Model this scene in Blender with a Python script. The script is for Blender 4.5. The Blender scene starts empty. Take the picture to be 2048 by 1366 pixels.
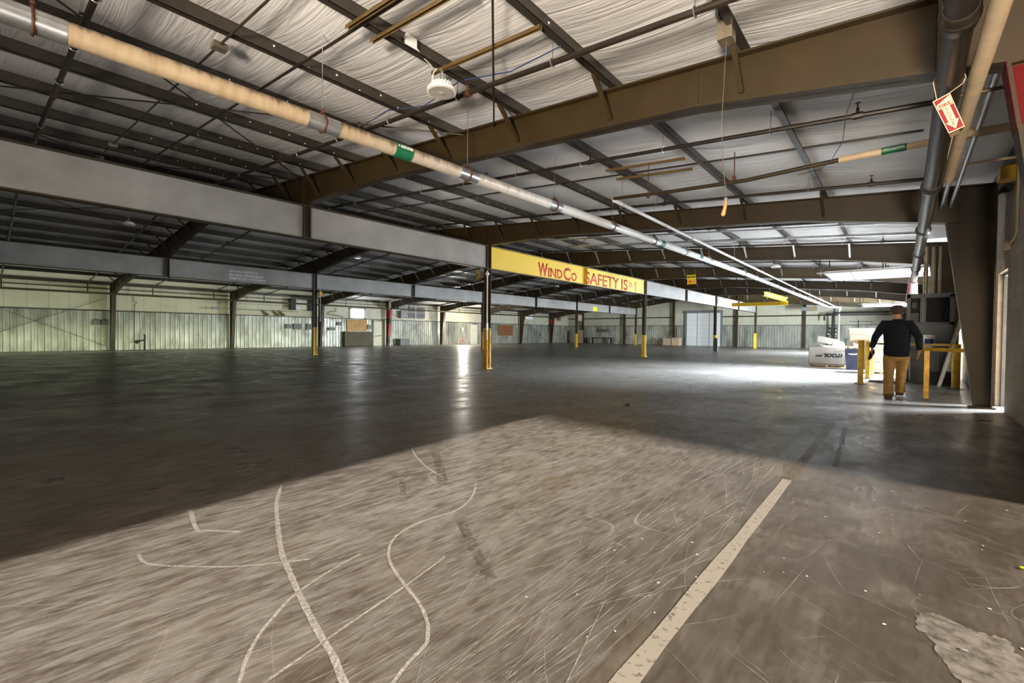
import bpy, bmesh, math, random
from mathutils import Vector, Matrix
random.seed(7)
K = 0.8                      # surveyed units -> metres
C = bpy.context.scene.collection
PI = math.pi
V = Vector

# ------------------------------------------------------------------ materials
def new_mat(name):
    m = bpy.data.materials.new(name); m.use_nodes = True
    nt = m.node_tree
    b = nt.nodes['Principled BSDF']
    return m, nt, b
def N(nt, t, **kw):
    n = nt.nodes.new(t)
    for k, v in kw.items():
        if k in n.inputs: n.inputs[k].default_value = v
        else: setattr(n, k, v)
    return n
def ramp(nt, fac, stops):
    r = nt.nodes.new('ShaderNodeValToRGB')
    el = r.color_ramp.elements
    while len(el) < len(stops): el.new(0.5)
    for e, (p, c) in zip(el, stops):
        e.position = p; e.color = (*c, 1) if len(c) == 3 else c
    nt.links.new(fac, r.inputs[0]); return r.outputs[0]
def coords(nt, scale=(1,1,1), rot=(0,0,0), src='Object'):
    tc = nt.nodes.new('ShaderNodeTexCoord'); mp = nt.nodes.new('ShaderNodeMapping')
    mp.inputs['Scale'].default_value = scale; mp.inputs['Rotation'].default_value = rot
    nt.links.new(tc.outputs[src], mp.inputs[0]); return mp.outputs[0]
def noise(nt, vec, scale=5, detail=4, rough=.55, dist=0):
    n = N(nt, 'ShaderNodeTexNoise', Scale=scale, Detail=detail, Roughness=rough, Distortion=dist)
    nt.links.new(vec, n.inputs['Vector']); return n.outputs['Fac']
def mixc(nt, fac, a, b, mode='MIX'):
    m = nt.nodes.new('ShaderNodeMix'); m.data_type = 'RGBA'; m.blend_type = mode
    for i, v in ((0, fac), (6, a), (7, b)):
        if hasattr(v, 'links'): nt.links.new(v, m.inputs[i])
        else: m.inputs[i].default_value = v if i == 0 else ((*v, 1) if len(v) == 3 else v)
    return m.outputs[2]
def math_(nt, op, a, b=0.0, c=0.0):
    m = nt.nodes.new('ShaderNodeMath'); m.operation = op
    for i, v in enumerate((a, b, c)):
        if hasattr(v, 'links'): nt.links.new(v, m.inputs[i])
        else: m.inputs[i].default_value = v
    return m.outputs[0]
def bump(nt, b, h, strength=.3, dist=.02):
    n = N(nt, 'ShaderNodeBump', Strength=strength, Distance=dist)
    nt.links.new(h, n.inputs['Height']); nt.links.new(n.outputs[0], b.inputs['Normal'])

def paint(name, col, rough=.5, metal=0., var=.25, scale=3., spec=.5, bumpy=.0):
    """painted or bare surface with soft blotches of wear"""
    m, nt, b = new_mat(name)
    v = coords(nt)
    n1 = noise(nt, v, scale, 6, .6)
    d = tuple(c*(1-var) for c in col); l = tuple(min(1, c*(1+var)) for c in col)
    nt.links.new(ramp(nt, n1, [(.3, d), (.7, l)]), b.inputs['Base Color'])
    b.inputs['Roughness'].default_value = rough; b.inputs['Metallic'].default_value = metal
    b.inputs['Specular IOR Level'].default_value = spec
    if bumpy: bump(nt, b, noise(nt, v, scale*8, 3), bumpy, .01)
    return m
def emit(name, col, s):
    m, nt, b = new_mat(name)
    b.inputs['Base Color'].default_value = (*col, 1)
    b.inputs['Emission Color'].default_value = (*col, 1); b.inputs['Emission Strength'].default_value = s
    return m

M = {}
M['brown_steel'] = paint('brown_steel', (.038, .023, .0055), .5, 0, .22, 2.5)
M['purlin'] = paint('purlin_steel', (.052, .043, .034), .42, .25, .25, 4)
M['purlin_bolt'] = paint('purlin_bolt', (.8, .8, .78), .4)
M['grey_web'] = paint('grey_beam_paint', (.30, .285, .26), .5, 0, .2, 1.1)
M['yellow_panel'] = paint('yellow_panel', (.88, .61, .065), .45, 0, .05, 1)
M['olive'] = paint('olive_edge', (.22, .17, .05), .5)
M['red_letter'] = paint('red_lettering', (.60, .055, .018), .5, 0, .1)
M['white_letter'] = paint('white_lettering', (.85, .85, .8), .5, 0, .15, 8)
M['yellow'] = paint('safety_yellow', (.72, .50, .02), .42, 0, .25, 6)
M['ochre'] = paint('worn_ochre_yellow', (.62, .36, .025), .4, 0, .3, 7)
M['red'] = paint('red_paint', (.32, .010, .012), .45, 0, .12, 4)
M['black'] = paint('black_steel_pipe', (.030, .022, .016), .4, .2, .3, 6)
M['rust'] = paint('rusty_hanger', (.085, .030, .015), .6, .1, .4, 12)
M['red_column'] = paint('red_column_paint', (.13, .003, .005), .55, 0, .12, 4, .2)
M['galv'] = paint('galvanised_steel', (.45, .46, .47), .35, .8, .2, 9)
M['greysteel'] = paint('grey_enamel', (.20, .205, .20), .45, .1, .2, 4)
M['darkgrey'] = paint('dark_grey_enamel', (.085, .085, .083), .45, 0, .25, 4)
M['midgrey'] = paint('mid_grey_box', (.12,.125,.12), .5, 0, .2, 4)
M['dark'] = paint('near_black', (.018, .017, .016), .6, 0, .3, 5)
M['cream'] = paint('cream_wall_panel', (.62, .60, .47), .55, 0, .1, .8)
M['creamdoor'] = paint('cream_door', (.62, .60, .48), .5, 0, .1, 1)
M['doorwhite'] = paint('white_sectional_door', (.80, .82, .78), .5, 0, .04, 1)
M['beige'] = paint('beige_insulation', (.66, .51, .32), .6, 0, .15, 7)
M['cardboard'] = paint('cardboard', (.52, .38, .24), .75, 0, .15, 5)
M['whitecard'] = paint('white_cardboard', (.30, .27, .24), .7, 0, .06, 3)
M['white'] = paint('white_plastic', (.84, .84, .82), .4, 0, .04, 3)
M['lens'] = paint('frosted_lens', (.42, .40, .36), .12, 0, .15, 14)
M['wood'] = paint('pale_wood', (.60, .42, .24), .6, 0, .25, 7)
M['handle'] = paint('turned_wood', (.62, .34, .12), .4, 0, .25, 14)
M['plywood'] = paint('plywood', (.45, .25, .085), .6, 0, .25, 3)
M['rustboard'] = paint('rust_brown_board', (.21, .085, .025), .6, 0, .35, 6)
M['darkboard'] = paint('dark_brown_board', (.075, .062, .035), .7, 0, .2, 2)
M['green'] = paint('green_label', (.01, .13, .055), .4, 0, .15, 9)
M['blue'] = paint('blue_plastic', (.012, .019, .05), .38, 0, .25, 6)
M['bluelabel'] = paint('blue_label', (.02, .06, .20), .4)
M['cable_blue'] = paint('blue_cable', (.03, .06, .16), .5)
M['signcream'] = paint('sign_cream', (.86, .74, .50), .45, 0, .04)
M['gold'] = paint('gold_card', (.60, .33, .03), .5, 0, .15, 8)
M['signyellow'] = paint('sign_yellow', (.92, .74, .02), .45, 0, .05)
M['signorange'] = paint('sign_orange', (.85, .38, .02), .45, 0, .05)
M['maroon'] = paint('daylit_boot', (.19, .09, .10), .35, .6, .2, 4)  # pinkish tone paints the door daylight onto the pipe end
M['duct'] = paint('yellowed_zinc', (.42, .36, .26), .35, .75, .25, 5)
M['jacket'] = paint('black_sweatshirt', (.012, .014, .017), .9, 0, .3, 20, .2)
M['trousers'] = paint('tan_work_trousers', (.40, .235, .075), .85, 0, .2, 14, .2)
M['boot'] = paint('brown_boot', (.085, .042, .02), .6, 0, .3, 14)
M['skin'] = paint('skin', (.46, .22, .13), .55, 0, .08, 20)
M['cap'] = paint('dark_cap', (.05, .03, .02), .8, 0, .2, 20)
M['eye'] = paint('eye_dark', (.02, .02, .02), .3)
M['lamp_on'] = emit('lit_work_lamp', (1, .93, .82), 420)
M['window_on'] = emit('daylit_pane', (.93, .97, 1), 9)
M['grey_frame'] = paint('pale_frame', (.6, .6, .56), .5)

# ---- floor: sealed concrete, scuffed along the length of the hall
def floor_mat():
    m, nt, b = new_mat('sealed_concrete'); L = nt.links
    base = coords(nt)
    sep = nt.nodes.new('ShaderNodeSeparateXYZ'); L.new(base, sep.inputs[0])
    def streak(sx, sy, ang, sc=1., det=8, rough=.68, dist=.25):
        return noise(nt, coords(nt, (sx, sy, 1), (0, 0, ang)), sc, det, rough, dist)
    def mask(f, lo, hi, amt): return ramp(nt, f, [(lo, (0,0,0)), (hi, (amt, amt, amt))])
    def inv(f, lo, hi, amt): return ramp(nt, f, [(lo, (amt, amt, amt)), (hi, (0,0,0))])
    big = noise(nt, base, .6, 6, .62, .4)
    mid = noise(nt, base, 3.4, 12, .72, .3)
    grit = noise(nt, base, 70, 6, .75)
    pits = noise(nt, base, 24, 8, .75, .4)
    s1 = streak(5.5, 1.5, .12); s2 = streak(24, 4.5, -.06, 1., 10, .74); s3 = streak(13, 3.2, .30, 1., 10, .72); s4 = streak(30, 5, .22, 1., 9, .74)
    col = ramp(nt, mid, [(.30, (0.0474, 0.0346, 0.0239)), (.5, (0.0836, 0.0663, 0.0513)), (.70, (0.1255, 0.1048, 0.0848))])
    col = mixc(nt, mask(s1, .44, .66, .55), col, (0.1589, 0.1366, 0.1143))
    col = mixc(nt, inv(s1, .34, .50, .45), col, (0.0530, 0.0396, 0.0285))
    # pale scuffed zone on the left, dark damp slab on the right of the painted line
    left = ramp(nt, math_(nt, 'MULTIPLY_ADD', sep.outputs[0], -.30, .25), [(.25, (.22,)*3), (1., (1.,)*3)])
    for st, lo, hi, a in ((s2, .48, .62, .75), (s3, .49, .64, .60), (s4, .50, .64, .6)):
        col = mixc(nt, math_(nt, 'MULTIPLY', mask(st, lo, hi, a), left), col, (0.2007, 0.1812, 0.1589))
    for st, lo, hi, a in ((s2, .36, .47, .6), (s4, .37, .47, .5)):
        col = mixc(nt, inv(st, lo, hi, a), col, (0.0490, 0.0362, 0.0257))
    col = mixc(nt, mask(big, .55, .72, .5), col, (0.0585, 0.0379, 0.0184))
    col = mixc(nt, inv(pits, .30, .42, .55), col, (0.0335, 0.0245, 0.0173))
    col = mixc(nt, mask(pits, .60, .74, .5), col, (0.1840, 0.1645, 0.1422))
    col = mixc(nt, mask(grit, .62, .76, .45), col, (0.2007, 0.1784, 0.1561))
    right = math_(nt, 'MINIMUM', 1., math_(nt, 'MULTIPLY', math_(nt, 'SUBTRACT', 1., left), 1.28))
    rb = math_(nt, 'MULTIPLY', right, ramp(nt, noise(nt, base, 1.5, 9, .7, .5), [(.30, (.45,)*3), (.54, (1.,)*3)]))
    col = mixc(nt, math_(nt, 'MULTIPLY', rb, .88), col, (.027, .0195, .013))
    # tyre arcs
    for sc, dst, off in ((.22, 1.8, 0), (.30, 2.6, 1.3)):
        w = N(nt, 'ShaderNodeTexNoise', Scale=sc, Detail=0., Distortion=dst); L.new(coords(nt, (1, .8, 1), (0,0,off)), w.inputs[0])
        fr = math_(nt, 'FRACT', math_(nt, 'MULTIPLY', w.outputs['Fac'], 23.))
        ln = ramp(nt, fr, [(0, (0,0,0)), (.485, (0,0,0)), (.50, (1,1,1)), (.515, (0,0,0))])
        ln = math_(nt, 'MULTIPLY', ln, mask(noise(nt, base, .9, 3), .50, .62, .35))
        col = mixc(nt, ln, col, (.38, .34, .30))
    # farther from the loading end the slab is cleaner and greyer, daylight's edge painted in
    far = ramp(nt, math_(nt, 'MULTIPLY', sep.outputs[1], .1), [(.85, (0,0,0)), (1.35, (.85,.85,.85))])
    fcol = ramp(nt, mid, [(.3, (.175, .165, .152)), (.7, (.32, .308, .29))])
    fcol = mixc(nt, ramp(nt, math_(nt, 'MULTIPLY_ADD', sep.outputs[0], -.1, 0.), [(.75, (0,0,0)), (1.35, (.85,)*3)]), fcol, ramp(nt, mid, [(.3, (.085, .076, .062)), (.7, (.17, .156, .135))]))  # dimness of the left bay painted into the slab colour
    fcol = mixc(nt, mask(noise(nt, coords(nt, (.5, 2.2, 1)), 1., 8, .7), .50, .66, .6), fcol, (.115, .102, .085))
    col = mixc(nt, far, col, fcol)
    def joint(axis, off, step, w):
        q = math_(nt, 'DIVIDE', math_(nt, 'SUBTRACT', sep.outputs[axis], off), step)
        d = math_(nt, 'ABSOLUTE', math_(nt, 'SUBTRACT', math_(nt, 'FRACT', math_(nt, 'ADD', q, .5)), .5))
        return math_(nt, 'LESS_THAN', d, w/step)
    jt = math_(nt, 'MAXIMUM', joint(1, 6.75*K, 7.62*K, .009), joint(0, -5.4*K, 7.5*K, .009))
    jt = math_(nt, 'MULTIPLY', jt, mask(mid, .32, .5, .8))
    col = mixc(nt, jt, col, (.035, .027, .02))
    L.new(col, b.inputs['Base Color'])
    rg = ramp(nt, noise(nt, base, 1.3, 4, .6, .5), [(.30, (.24,)*3), (.50, (.31,)*3), (.68, (.46,)*3)])
    rg = mixc(nt, mask(s1, .48, .68, .7), rg, (.55, .55, .55))
    L.new(rg, b.inputs['Roughness'])
    b.inputs['Specular IOR Level'].default_value = .38
    lump = noise(nt, base, 1.1, 3, .5)
    h = math_(nt, 'ADD', math_(nt, 'MULTIPLY', lump, 1.2), math_(nt, 'MULTIPLY', mid, .10))
    h = math_(nt, 'ADD', h, math_(nt, 'MULTIPLY', grit, .05))
    h = math_(nt, 'SUBTRACT', h, math_(nt, 'MULTIPLY', jt, .4))
    bump(nt, b, h, .09, .010)
    return m
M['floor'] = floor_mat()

def scuff_mat(name, col, lo, hi, scale=26, rough=.6, amt=1.):
    m, nt, b = new_mat(name)
    v = coords(nt)
    b.inputs['Base Color'].default_value = (*col, 1); b.inputs['Roughness'].default_value = rough
    f = ramp(nt, noise(nt, v, scale, 6, .7), [(lo, (0,0,0)), (hi, (amt, amt, amt))])
    nt.links.new(f, b.inputs['Alpha'])
    return m
M['chalk'] = scuff_mat('chalky_scuff', (.42, .38, .33), .32, .66, 80, .6, .75)
M['scratch'] = scuff_mat('fine_scratch', (.31, .275, .235), .34, .6, 14, .6, .6)
M['chip'] = paint('pale_chip', (.36, .32, .27), .7)
M['line'] = scuff_mat('worn_line_paint', (.20, .172, .132), .30, .44, 30, .5, .9)
M['line_shaded'] = scuff_mat('shaded_line_paint', (.09, .066, .04), .30, .5, 12, .35, .75)  # shade beyond the light patch, put into the line's colour
M['spall'] = scuff_mat('bare_worn_concrete', (.155, .13, .104), .30, .60, 14, .6, .75)
M['rubber'] = scuff_mat('rubber_mark', (.06, .05, .042), .42, .6, 30, .5, .6)
M['oil'] = scuff_mat('oil_stain', (.15, .115, .06), .42, .7, 3, .35, .55)

def ceiling_mat():
    m, nt, b = new_mat('white_roof_insulation')
    base = coords(nt)
    n = noise(nt, base, .7, 4)
    nt.links.new(ramp(nt, n, [(.3, (.74, .72, .71)), (.7, (.85, .84, .84))]), b.inputs['Base Color'])
    b.inputs['Roughness'].default_value = .42; b.inputs['Specular IOR Level'].default_value = .45
    w1 = noise(nt, coords(nt, (.45, 6.5, .45)), 1., 3, .5, 1.1)
    w2 = noise(nt, coords(nt, (.7, 16., .7), (0, 0, .06)), 1., 2, .5, .6)
    f1 = math_(nt, 'SUBTRACT', 1., math_(nt, 'ABSOLUTE', math_(nt, 'MULTIPLY_ADD', w1, 4., -2.)))
    f2 = math_(nt, 'SUBTRACT', 1., math_(nt, 'ABSOLUTE', math_(nt, 'MULTIPLY_ADD', w2, 4., -2.)))
    h = math_(nt, 'ADD', f1, math_(nt, 'MULTIPLY', f2, .25))
    bump(nt, b, h, .32, .03)
    return m
M['ceiling'] = ceiling_mat()

def corrugated_mat():
    m, nt, b = new_mat('galvanised_sheet')
    v = coords(nt)
    a = noise(nt, coords(nt, (1, 1.6, .5)), 1.3, 6, .6)
    nt.links.new(ramp(nt, a, [(.32, (.22, .22, .17)), (.55, (.43, .435, .375)), (.8, (.55, .555, .48))]), b.inputs['Base Color'])
    nt.links.new(ramp(nt, noise(nt, v, 2.5, 5), [(.3, (.32,)*3), (.7, (.52,)*3)]), b.inputs['Roughness'])
    b.inputs['Metallic'].default_value = .55
    bump(nt, b, noise(nt, coords(nt, (1, 1.2, .6)), 2.0, 3), .35, .05)
    return m
M['corrugated'] = corrugated_mat()

def seam_panel_mat(name, axis, step, dirty=True):
    m, nt, b = new_mat(name)
    v = coords(nt); sep = nt.nodes.new('ShaderNodeSeparateXYZ'); nt.links.new(v, sep.inputs[0])
    q = math_(nt, 'FRACT', math_(nt, 'DIVIDE', sep.outputs[axis], step))
    s = math_(nt, 'LESS_THAN', q, .018)
    c = ramp(nt, noise(nt, v, .7, 5), [(.3, (.47, .45, .33)), (.7, (.57, .55, .43))])
    c = mixc(nt, ramp(nt, noise(nt, coords(nt, (1.5, 1.5, .25)), 1.2, 6), [(.62, (0,0,0)), (.8, (.5,.5,.5))]), c, (.30, .27, .18))
    c = mixc(nt, math_(nt, 'MULTIPLY', s, .8), c, (.16, .15, .10))
    nt.links.new(c, b.inputs['Base Color']); b.inputs['Roughness'].default_value = .55
    return m
M['cream_left'] = seam_panel_mat('cream_panel_seams_side', 1, 1.0*K)
M['cream_end'] = seam_panel_mat('cream_panel_seams_end', 0, 1.0*K)

def block_mat():
    m, nt, b = new_mat('concrete_block')
    tc = coords(nt); sep = nt.nodes.new('ShaderNodeSeparateXYZ'); nt.links.new(tc, sep.inputs[0])
    cb = nt.nodes.new('ShaderNodeCombineXYZ')
    nt.links.new(math_(nt, 'ADD', sep.outputs[0], sep.outputs[1]), cb.inputs[0]); nt.links.new(sep.outputs[2], cb.inputs[1])
    br = nt.nodes.new('ShaderNodeTexBrick')
    nt.links.new(cb.outputs[0], br.inputs['Vector'])
    br.inputs['Scale'].default_value = 1; br.inputs['Brick Width'].default_value = .40; br.inputs['Row Height'].default_value = .20
    br.inputs['Mortar Size'].default_value = .006; br.inputs['Color1'].default_value = (.42, .345, .26, 1); br.inputs['Color2'].default_value = (.33, .265, .195, 1); br.inputs['Mortar'].default_value = (.26, .21, .16, 1)
    c = mixc(nt, .35, br.outputs['Color'], ramp(nt, noise(nt, tc, 2.2, 6), [(.3, (.25, .20, .15)), (.7, (.46, .39, .31))]))
    nt.links.new(c, b.inputs['Base Color']); b.inputs['Roughness'].default_value = .8
    h = math_(nt, 'ADD', math_(nt, 'MULTIPLY', br.outputs['Fac'], -1.), math_(nt, 'MULTIPLY', noise(nt, tc, 60, 3), .25))
    bump(nt, b, h, .5, .01)
    return m
M['block'] = block_mat()

def stained_pipe_mat():
    m, nt, b = new_mat('stained_white_insulation')
    v = coords(nt); sep = nt.nodes.new('ShaderNodeSeparateXYZ'); nt.links.new(v, sep.inputs[0])
    ge = nt.nodes.new('ShaderNodeNewGeometry'); nt.links.new(ge.outputs['Position'], sep.inputs[0])
    near = ramp(nt, math_(nt, 'MULTIPLY', sep.outputs[1], .1), [(.25, (1,1,1)), (.75, (0,0,0))])
    st = ramp(nt, noise(nt, coords(nt, (6, 14, 2.)), 1, 6, .65), [(.40, (0,0,0)), (.62, (.85,)*3)])
    top = ramp(nt, noise(nt, coords(nt, (1, 9, 1.)), 1, 5), [(.4, (.2,)*3), (.7, (.7,)*3)])
    so_ = nt.nodes.new('ShaderNodeSeparateXYZ'); nt.links.new(v, so_.inputs[0])
    c = mixc(nt, near, (.80, .79, .77), (.42, .325, .21))
    c = mixc(nt, math_(nt, 'MULTIPLY', math_(nt, 'MULTIPLY', st, top), near), c, (.19, .115, .05))
    drip = math_(nt, 'ADD', math_(nt, 'MULTIPLY', so_.outputs[2], 6.), math_(nt, 'MULTIPLY_ADD', noise(nt, coords(nt, (2, 9, 1.)), 1, 8, .72), 2.2, -.80))
    c = mixc(nt, math_(nt, 'MULTIPLY', ramp(nt, drip, [(.30, (0,0,0)), (.62, (.9,)*3)]), near), c, (.07, .042, .018))
    c = mixc(nt, ramp(nt, noise(nt, coords(nt, (3, 5, 3)), 1, 4), [(.6, (0,0,0)), (.75, (.3,)*3)]), c, (.40, .34, .27))
    nt.links.new(c, b.inputs['Base Color']); b.inputs['Roughness'].default_value = .4
    return m
M['whitepipe'] = stained_pipe_mat()

def frosted_mat():
    m, nt, b = new_mat('translucent_door_panel')
    b.inputs['Base Color'].default_value = (.90, .91, .92, 1); b.inputs['Roughness'].default_value = .4
    b.inputs['Transmission Weight'].default_value = .0
    tr = nt.nodes.new('ShaderNodeBsdfTranslucent'); tr.inputs[0].default_value = (.9, .91, .92, 1)
    mx = nt.nodes.new('ShaderNodeMixShader'); mx.inputs[0].default_value = .4
    out = nt.nodes['Material Output']
    nt.links.new(b.outputs[0], mx.inputs[1]); nt.links.new(tr.outputs[0], mx.inputs[2]); nt.links.new(mx.outputs[0], out.inputs[0])
    return m
M['frost'] = frosted_mat()

# ------------------------------------------------------------------ mesh builder (surveyed units in, metres out)
class MB:
    def __init__(s): s.v = []; s.f = []; s.mi = []
    def _add(s, vs, fs, mi=0):
        o = len(s.v); s.v += [tuple(v) for v in vs]; s.f += [tuple(i+o for i in f) for f in fs]; s.mi += [mi]*len(fs); return s
    def box(s, x0, x1, y0, y1, z0, z1, mi=0):
        vs = [(x,y,z) for z in (z0,z1) for y in (y0,y1) for x in (x0,x1)]
        return s._add(vs, [(0,2,3,1),(4,5,7,6),(0,1,5,4),(2,6,7,3),(0,4,6,2),(1,3,7,5)], mi)
    def obox(s, c, ax, ay, az, mi=0):
        """oriented box: centre and three half-axis vectors"""
        c, ax, ay, az = V(c), V(ax), V(ay), V(az)
        vs = [c + ax*i + ay*j + az*k for k in (-1,1) for j in (-1,1) for i in (-1,1)]
        return s._add(vs, [(0,2,3,1),(4,5,7,6),(0,1,5,4),(2,6,7,3),(0,4,6,2),(1,3,7,5)], mi)
    def bar(s, p0, p1, w, h, mi=0, up=(0,0,1)):
        p0, p1 = V(p0), V(p1); d = p1-p0; u = V(up)
        a = d.cross(u)
        if a.length < 1e-6: a = d.cross(V((1,0,0)))
        a.normalize(); b = a.cross(d).normalized()
        return s.obox((p0+p1)/2, d/2, a*w/2, b*h/2, mi)
    def angle(s, p0, p1, w, t=.012, mi=0, up=(0,0,1)):
        """L-section bar"""
        p0, p1 = V(p0), V(p1); d = p1-p0; u = V(up); a = d.cross(u).normalized(); b = a.cross(d).normalized()
        s.obox((p0+p1)/2, d/2, a*w/2, b*t/2, mi)
        return s.obox((p0+p1)/2 + a*(w/2) + b*(w/2), d/2, a*t/2, b*w/2, mi)
    def tube(s, pts, r, n=10, mi=0, cap=True, closed=False):
        P = [V(p) for p in pts]; rings = []
        rr = r if isinstance(r, (list, tuple)) else [r]*len(P)
        prev = None; L = len(P)
        for i, p in enumerate(P):
            if closed: t = P[(i+1) % L]-P[i-1]
            else: t = (P[min(i+1, L-1)]-P[max(i-1, 0)])
            t.normalize()
            if prev is None:
                a = t.cross(V((0,0,1)))
                if a.length < .05: a = t.cross(V((0,1,0)))
            else: a = prev - t*prev.dot(t)
            a.normalize(); prev = a; b = t.cross(a)
            rings.append([p + (a*math.cos(2*PI*k/n) + b*math.sin(2*PI*k/n))*rr[i] for k in range(n)])
        vs = [v for rg in rings for v in rg]; fs = []
        for i in range(L if closed else L-1):
            j = (i+1) % L
            for k in range(n):
                fs.append((i*n+k, i*n+(k+1) % n, j*n+(k+1) % n, j*n+k))
        if cap and not closed: fs += [tuple(range(n))[::-1], tuple((L-1)*n+k for k in range(n))]
        return s._add(vs, fs, mi)
    def lathe(s, c, prof, n=24, mi=0):
        """profile of (r, z) turned about the vertical through c"""
        c = V(c); vs = []; fs = []
        for r, z in prof:
            for k in range(n): vs.append(c + V((r*math.cos(2*PI*k/n), r*math.sin(2*PI*k/n), z)))
        for i in range(len(prof)-1):
            for k in range(n): fs.append((i*n+k, i*n+(k+1) % n, (i+1)*n+(k+1) % n, (i+1)*n+k))
        fs += [tuple(range(n))[::-1], tuple((len(prof)-1)*n+k for k in range(n))]
        return s._add(vs, fs, mi)
    def prism(s, poly, axis, a0, a1, mi=0):
        """polygon in the two other axes, extruded along axis"""
        def p(u, w, a): return {'x': (a,u,w), 'y': (u,a,w), 'z': (u,w,a)}[axis]
        n = len(poly)
        vs = [p(u,w,a0) for u,w in poly] + [p(u,w,a1) for u,w in poly]
        fs = [tuple(range(n)), tuple(range(2*n-1, n-1, -1))] + [(i, n+i, n+(i+1) % n, (i+1) % n) for i in range(n)]
        return s._add(vs, fs, mi)
    def torus(s, c, R, r, ax=(0,1,0), n=20, m=8, mi=0, a0=0, a1=2*PI):
        ax = V(ax).normalized(); u = ax.cross(V((0,0,1)))
        if u.length < .1: u = V((1,0,0))
        u.normalize(); w = ax.cross(u); full = abs(a1-a0-2*PI) < 1e-3
        k = n if full else n+1
        pts = [V(c) + (u*math.cos(a0+(a1-a0)*i/n) + w*math.sin(a0+(a1-a0)*i/n))*R for i in range(k)]
        return s.tube(pts, r, m, mi, closed=full)
    def build(s, name, mats, parent=None, smooth=False, bevel=0, origin=None):
        mats = mats if isinstance(mats, (list, tuple)) else [mats]
        vs = [V(v)*K for v in s.v]
        if parent is not None:
            o = parent_origin(parent)
        else:
            xs, ys, zs = zip(*vs); o = V(((min(xs)+max(xs))/2, (min(ys)+max(ys))/2, min(zs)))
            if origin is not None: o = V(origin)*K
        me = bpy.data.meshes.new(name)
        me.from_pydata([v-o for v in vs], [], s.f)
        for m in mats: me.materials.append(M[m] if isinstance(m, str) else m)
        for p, i in zip(me.polygons, s.mi): p.material_index = i
        bm = bmesh.new(); bm.from_mesh(me); bmesh.ops.recalc_face_normals(bm, faces=bm.faces)
        if bevel: bmesh.ops.bevel(bm, geom=bm.edges[:], offset=bevel*K, segments=2, affect='EDGES', profile=.6, clamp_overlap=True)
        bm.to_mesh(me); bm.free()
        if smooth:
            for p in me.polygons: p.use_smooth = True
            try: me.set_sharp_from_angle(angle=.7)
            except Exception: pass
        ob = bpy.data.objects.new(name, me); C.objects.link(ob)
        if parent is None: ob.location = o
        else: ob.parent = parent
        return ob
def parent_origin(p):
    o = V((0,0,0))
    while p is not None: o = o + p.location; p = p.parent
    return o
def tag(o, label, cat, group=None, kind=None):
    o['label'] = label; o['category'] = cat
    if group: o['group'] = group
    if kind: o['kind'] = kind
    return o
def thing(name, loc, label, cat, group=None):
    o = bpy.data.objects.new(name, None); C.objects.link(o); o.empty_display_size = .1
    o.location = V(loc)*K; return tag(o, label, cat, group)
def struct(o, label=None):
    o['kind'] = 'structure'
    if label: o['label'] = label
    return o
def copy_tree(o, parent=None):
    c = o.copy(); C.objects.link(c)
    if parent: c.parent = parent
    for ch in list(o.children): copy_tree(ch, c)
    return c
ORD = ['first','second','third','fourth','fifth','sixth','seventh','eighth','ninth','tenth','eleventh','twelfth','thirteenth','fourteenth','fifteenth','sixteenth','seventeenth','eighteenth','nineteenth','twentieth','twenty-first','twenty-second','twenty-third','twenty-fourth']

def text_obj(name, s, mat, parent, origin, du, dv, w, h, depth=.006, bold=0., align=None):
    """lettering fitted to w x h (surveyed units); origin = lower-left corner, du/dv = reading and up directions"""
    cu = bpy.data.curves.new(name, 'FONT'); cu.body = s; cu.size = 1; cu.offset = bold; cu.resolution_u = 3
    tmp = bpy.data.objects.new(name, cu); C.objects.link(tmp)
    dg = bpy.context.evaluated_depsgraph_get(); dg.update()
    me0 = bpy.data.meshes.new_from_object(tmp.evaluated_get(dg))
    C.objects.unlink(tmp); bpy.data.objects.remove(tmp); bpy.data.curves.remove(cu)
    xs = [v.co.x for v in me0.vertices]; ys = [v.co.y for v in me0.vertices]
    x0, x1, y0, y1 = min(xs), max(xs), min(ys), max(ys)
    du, dv = V(du).normalized(), V(dv).normalized(); nn = du.cross(dv)
    bm = bmesh.new(); bm.from_mesh(me0); bpy.data.meshes.remove(me0)
    r = bmesh.ops.extrude_face_region(bm, geom=bm.faces[:])
    ev = [g for g in r['geom'] if isinstance(g, bmesh.types.BMVert)]
    for v in ev: v.co.z += 1
    o = parent_origin(parent) if parent else V((0,0,0))
    for v in bm.verts:
        u = (v.co.x-x0)/(x1-x0)*w; t = (v.co.y-y0)/(y1-y0)*h
        v.co = (V(origin) + du*u + dv*t + nn*(depth*v.co.z))*K - o
    bmesh.ops.recalc_face_normals(bm, faces=bm.faces)
    me = bpy.data.meshes.new(name); bm.to_mesh(me); bm.free(); me.materials.append(M[mat])
    ob = bpy.data.objects.new(name, me); C.objects.link(ob); ob.parent = parent
    return ob

# ------------------------------------------------------------------ hall dimensions
S = 7.62; Y0 = 13.777
FY = {k: Y0+S*k for k in range(-2, 7)}
XR, XL, XE, YE = 1.57, -43.2, -20.7, 65.2
YB = -9.0
def zt(x):                       # top of the roof frames
    if x < XE: x = 2*XE-x
    return 4.99+.0845*(-2.1-x)
PX = [-1.55-1.778*i for i in range(11)]; PX += [2*XE-x for x in PX][::-1]
PD = .23                         # purlin depth

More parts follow.
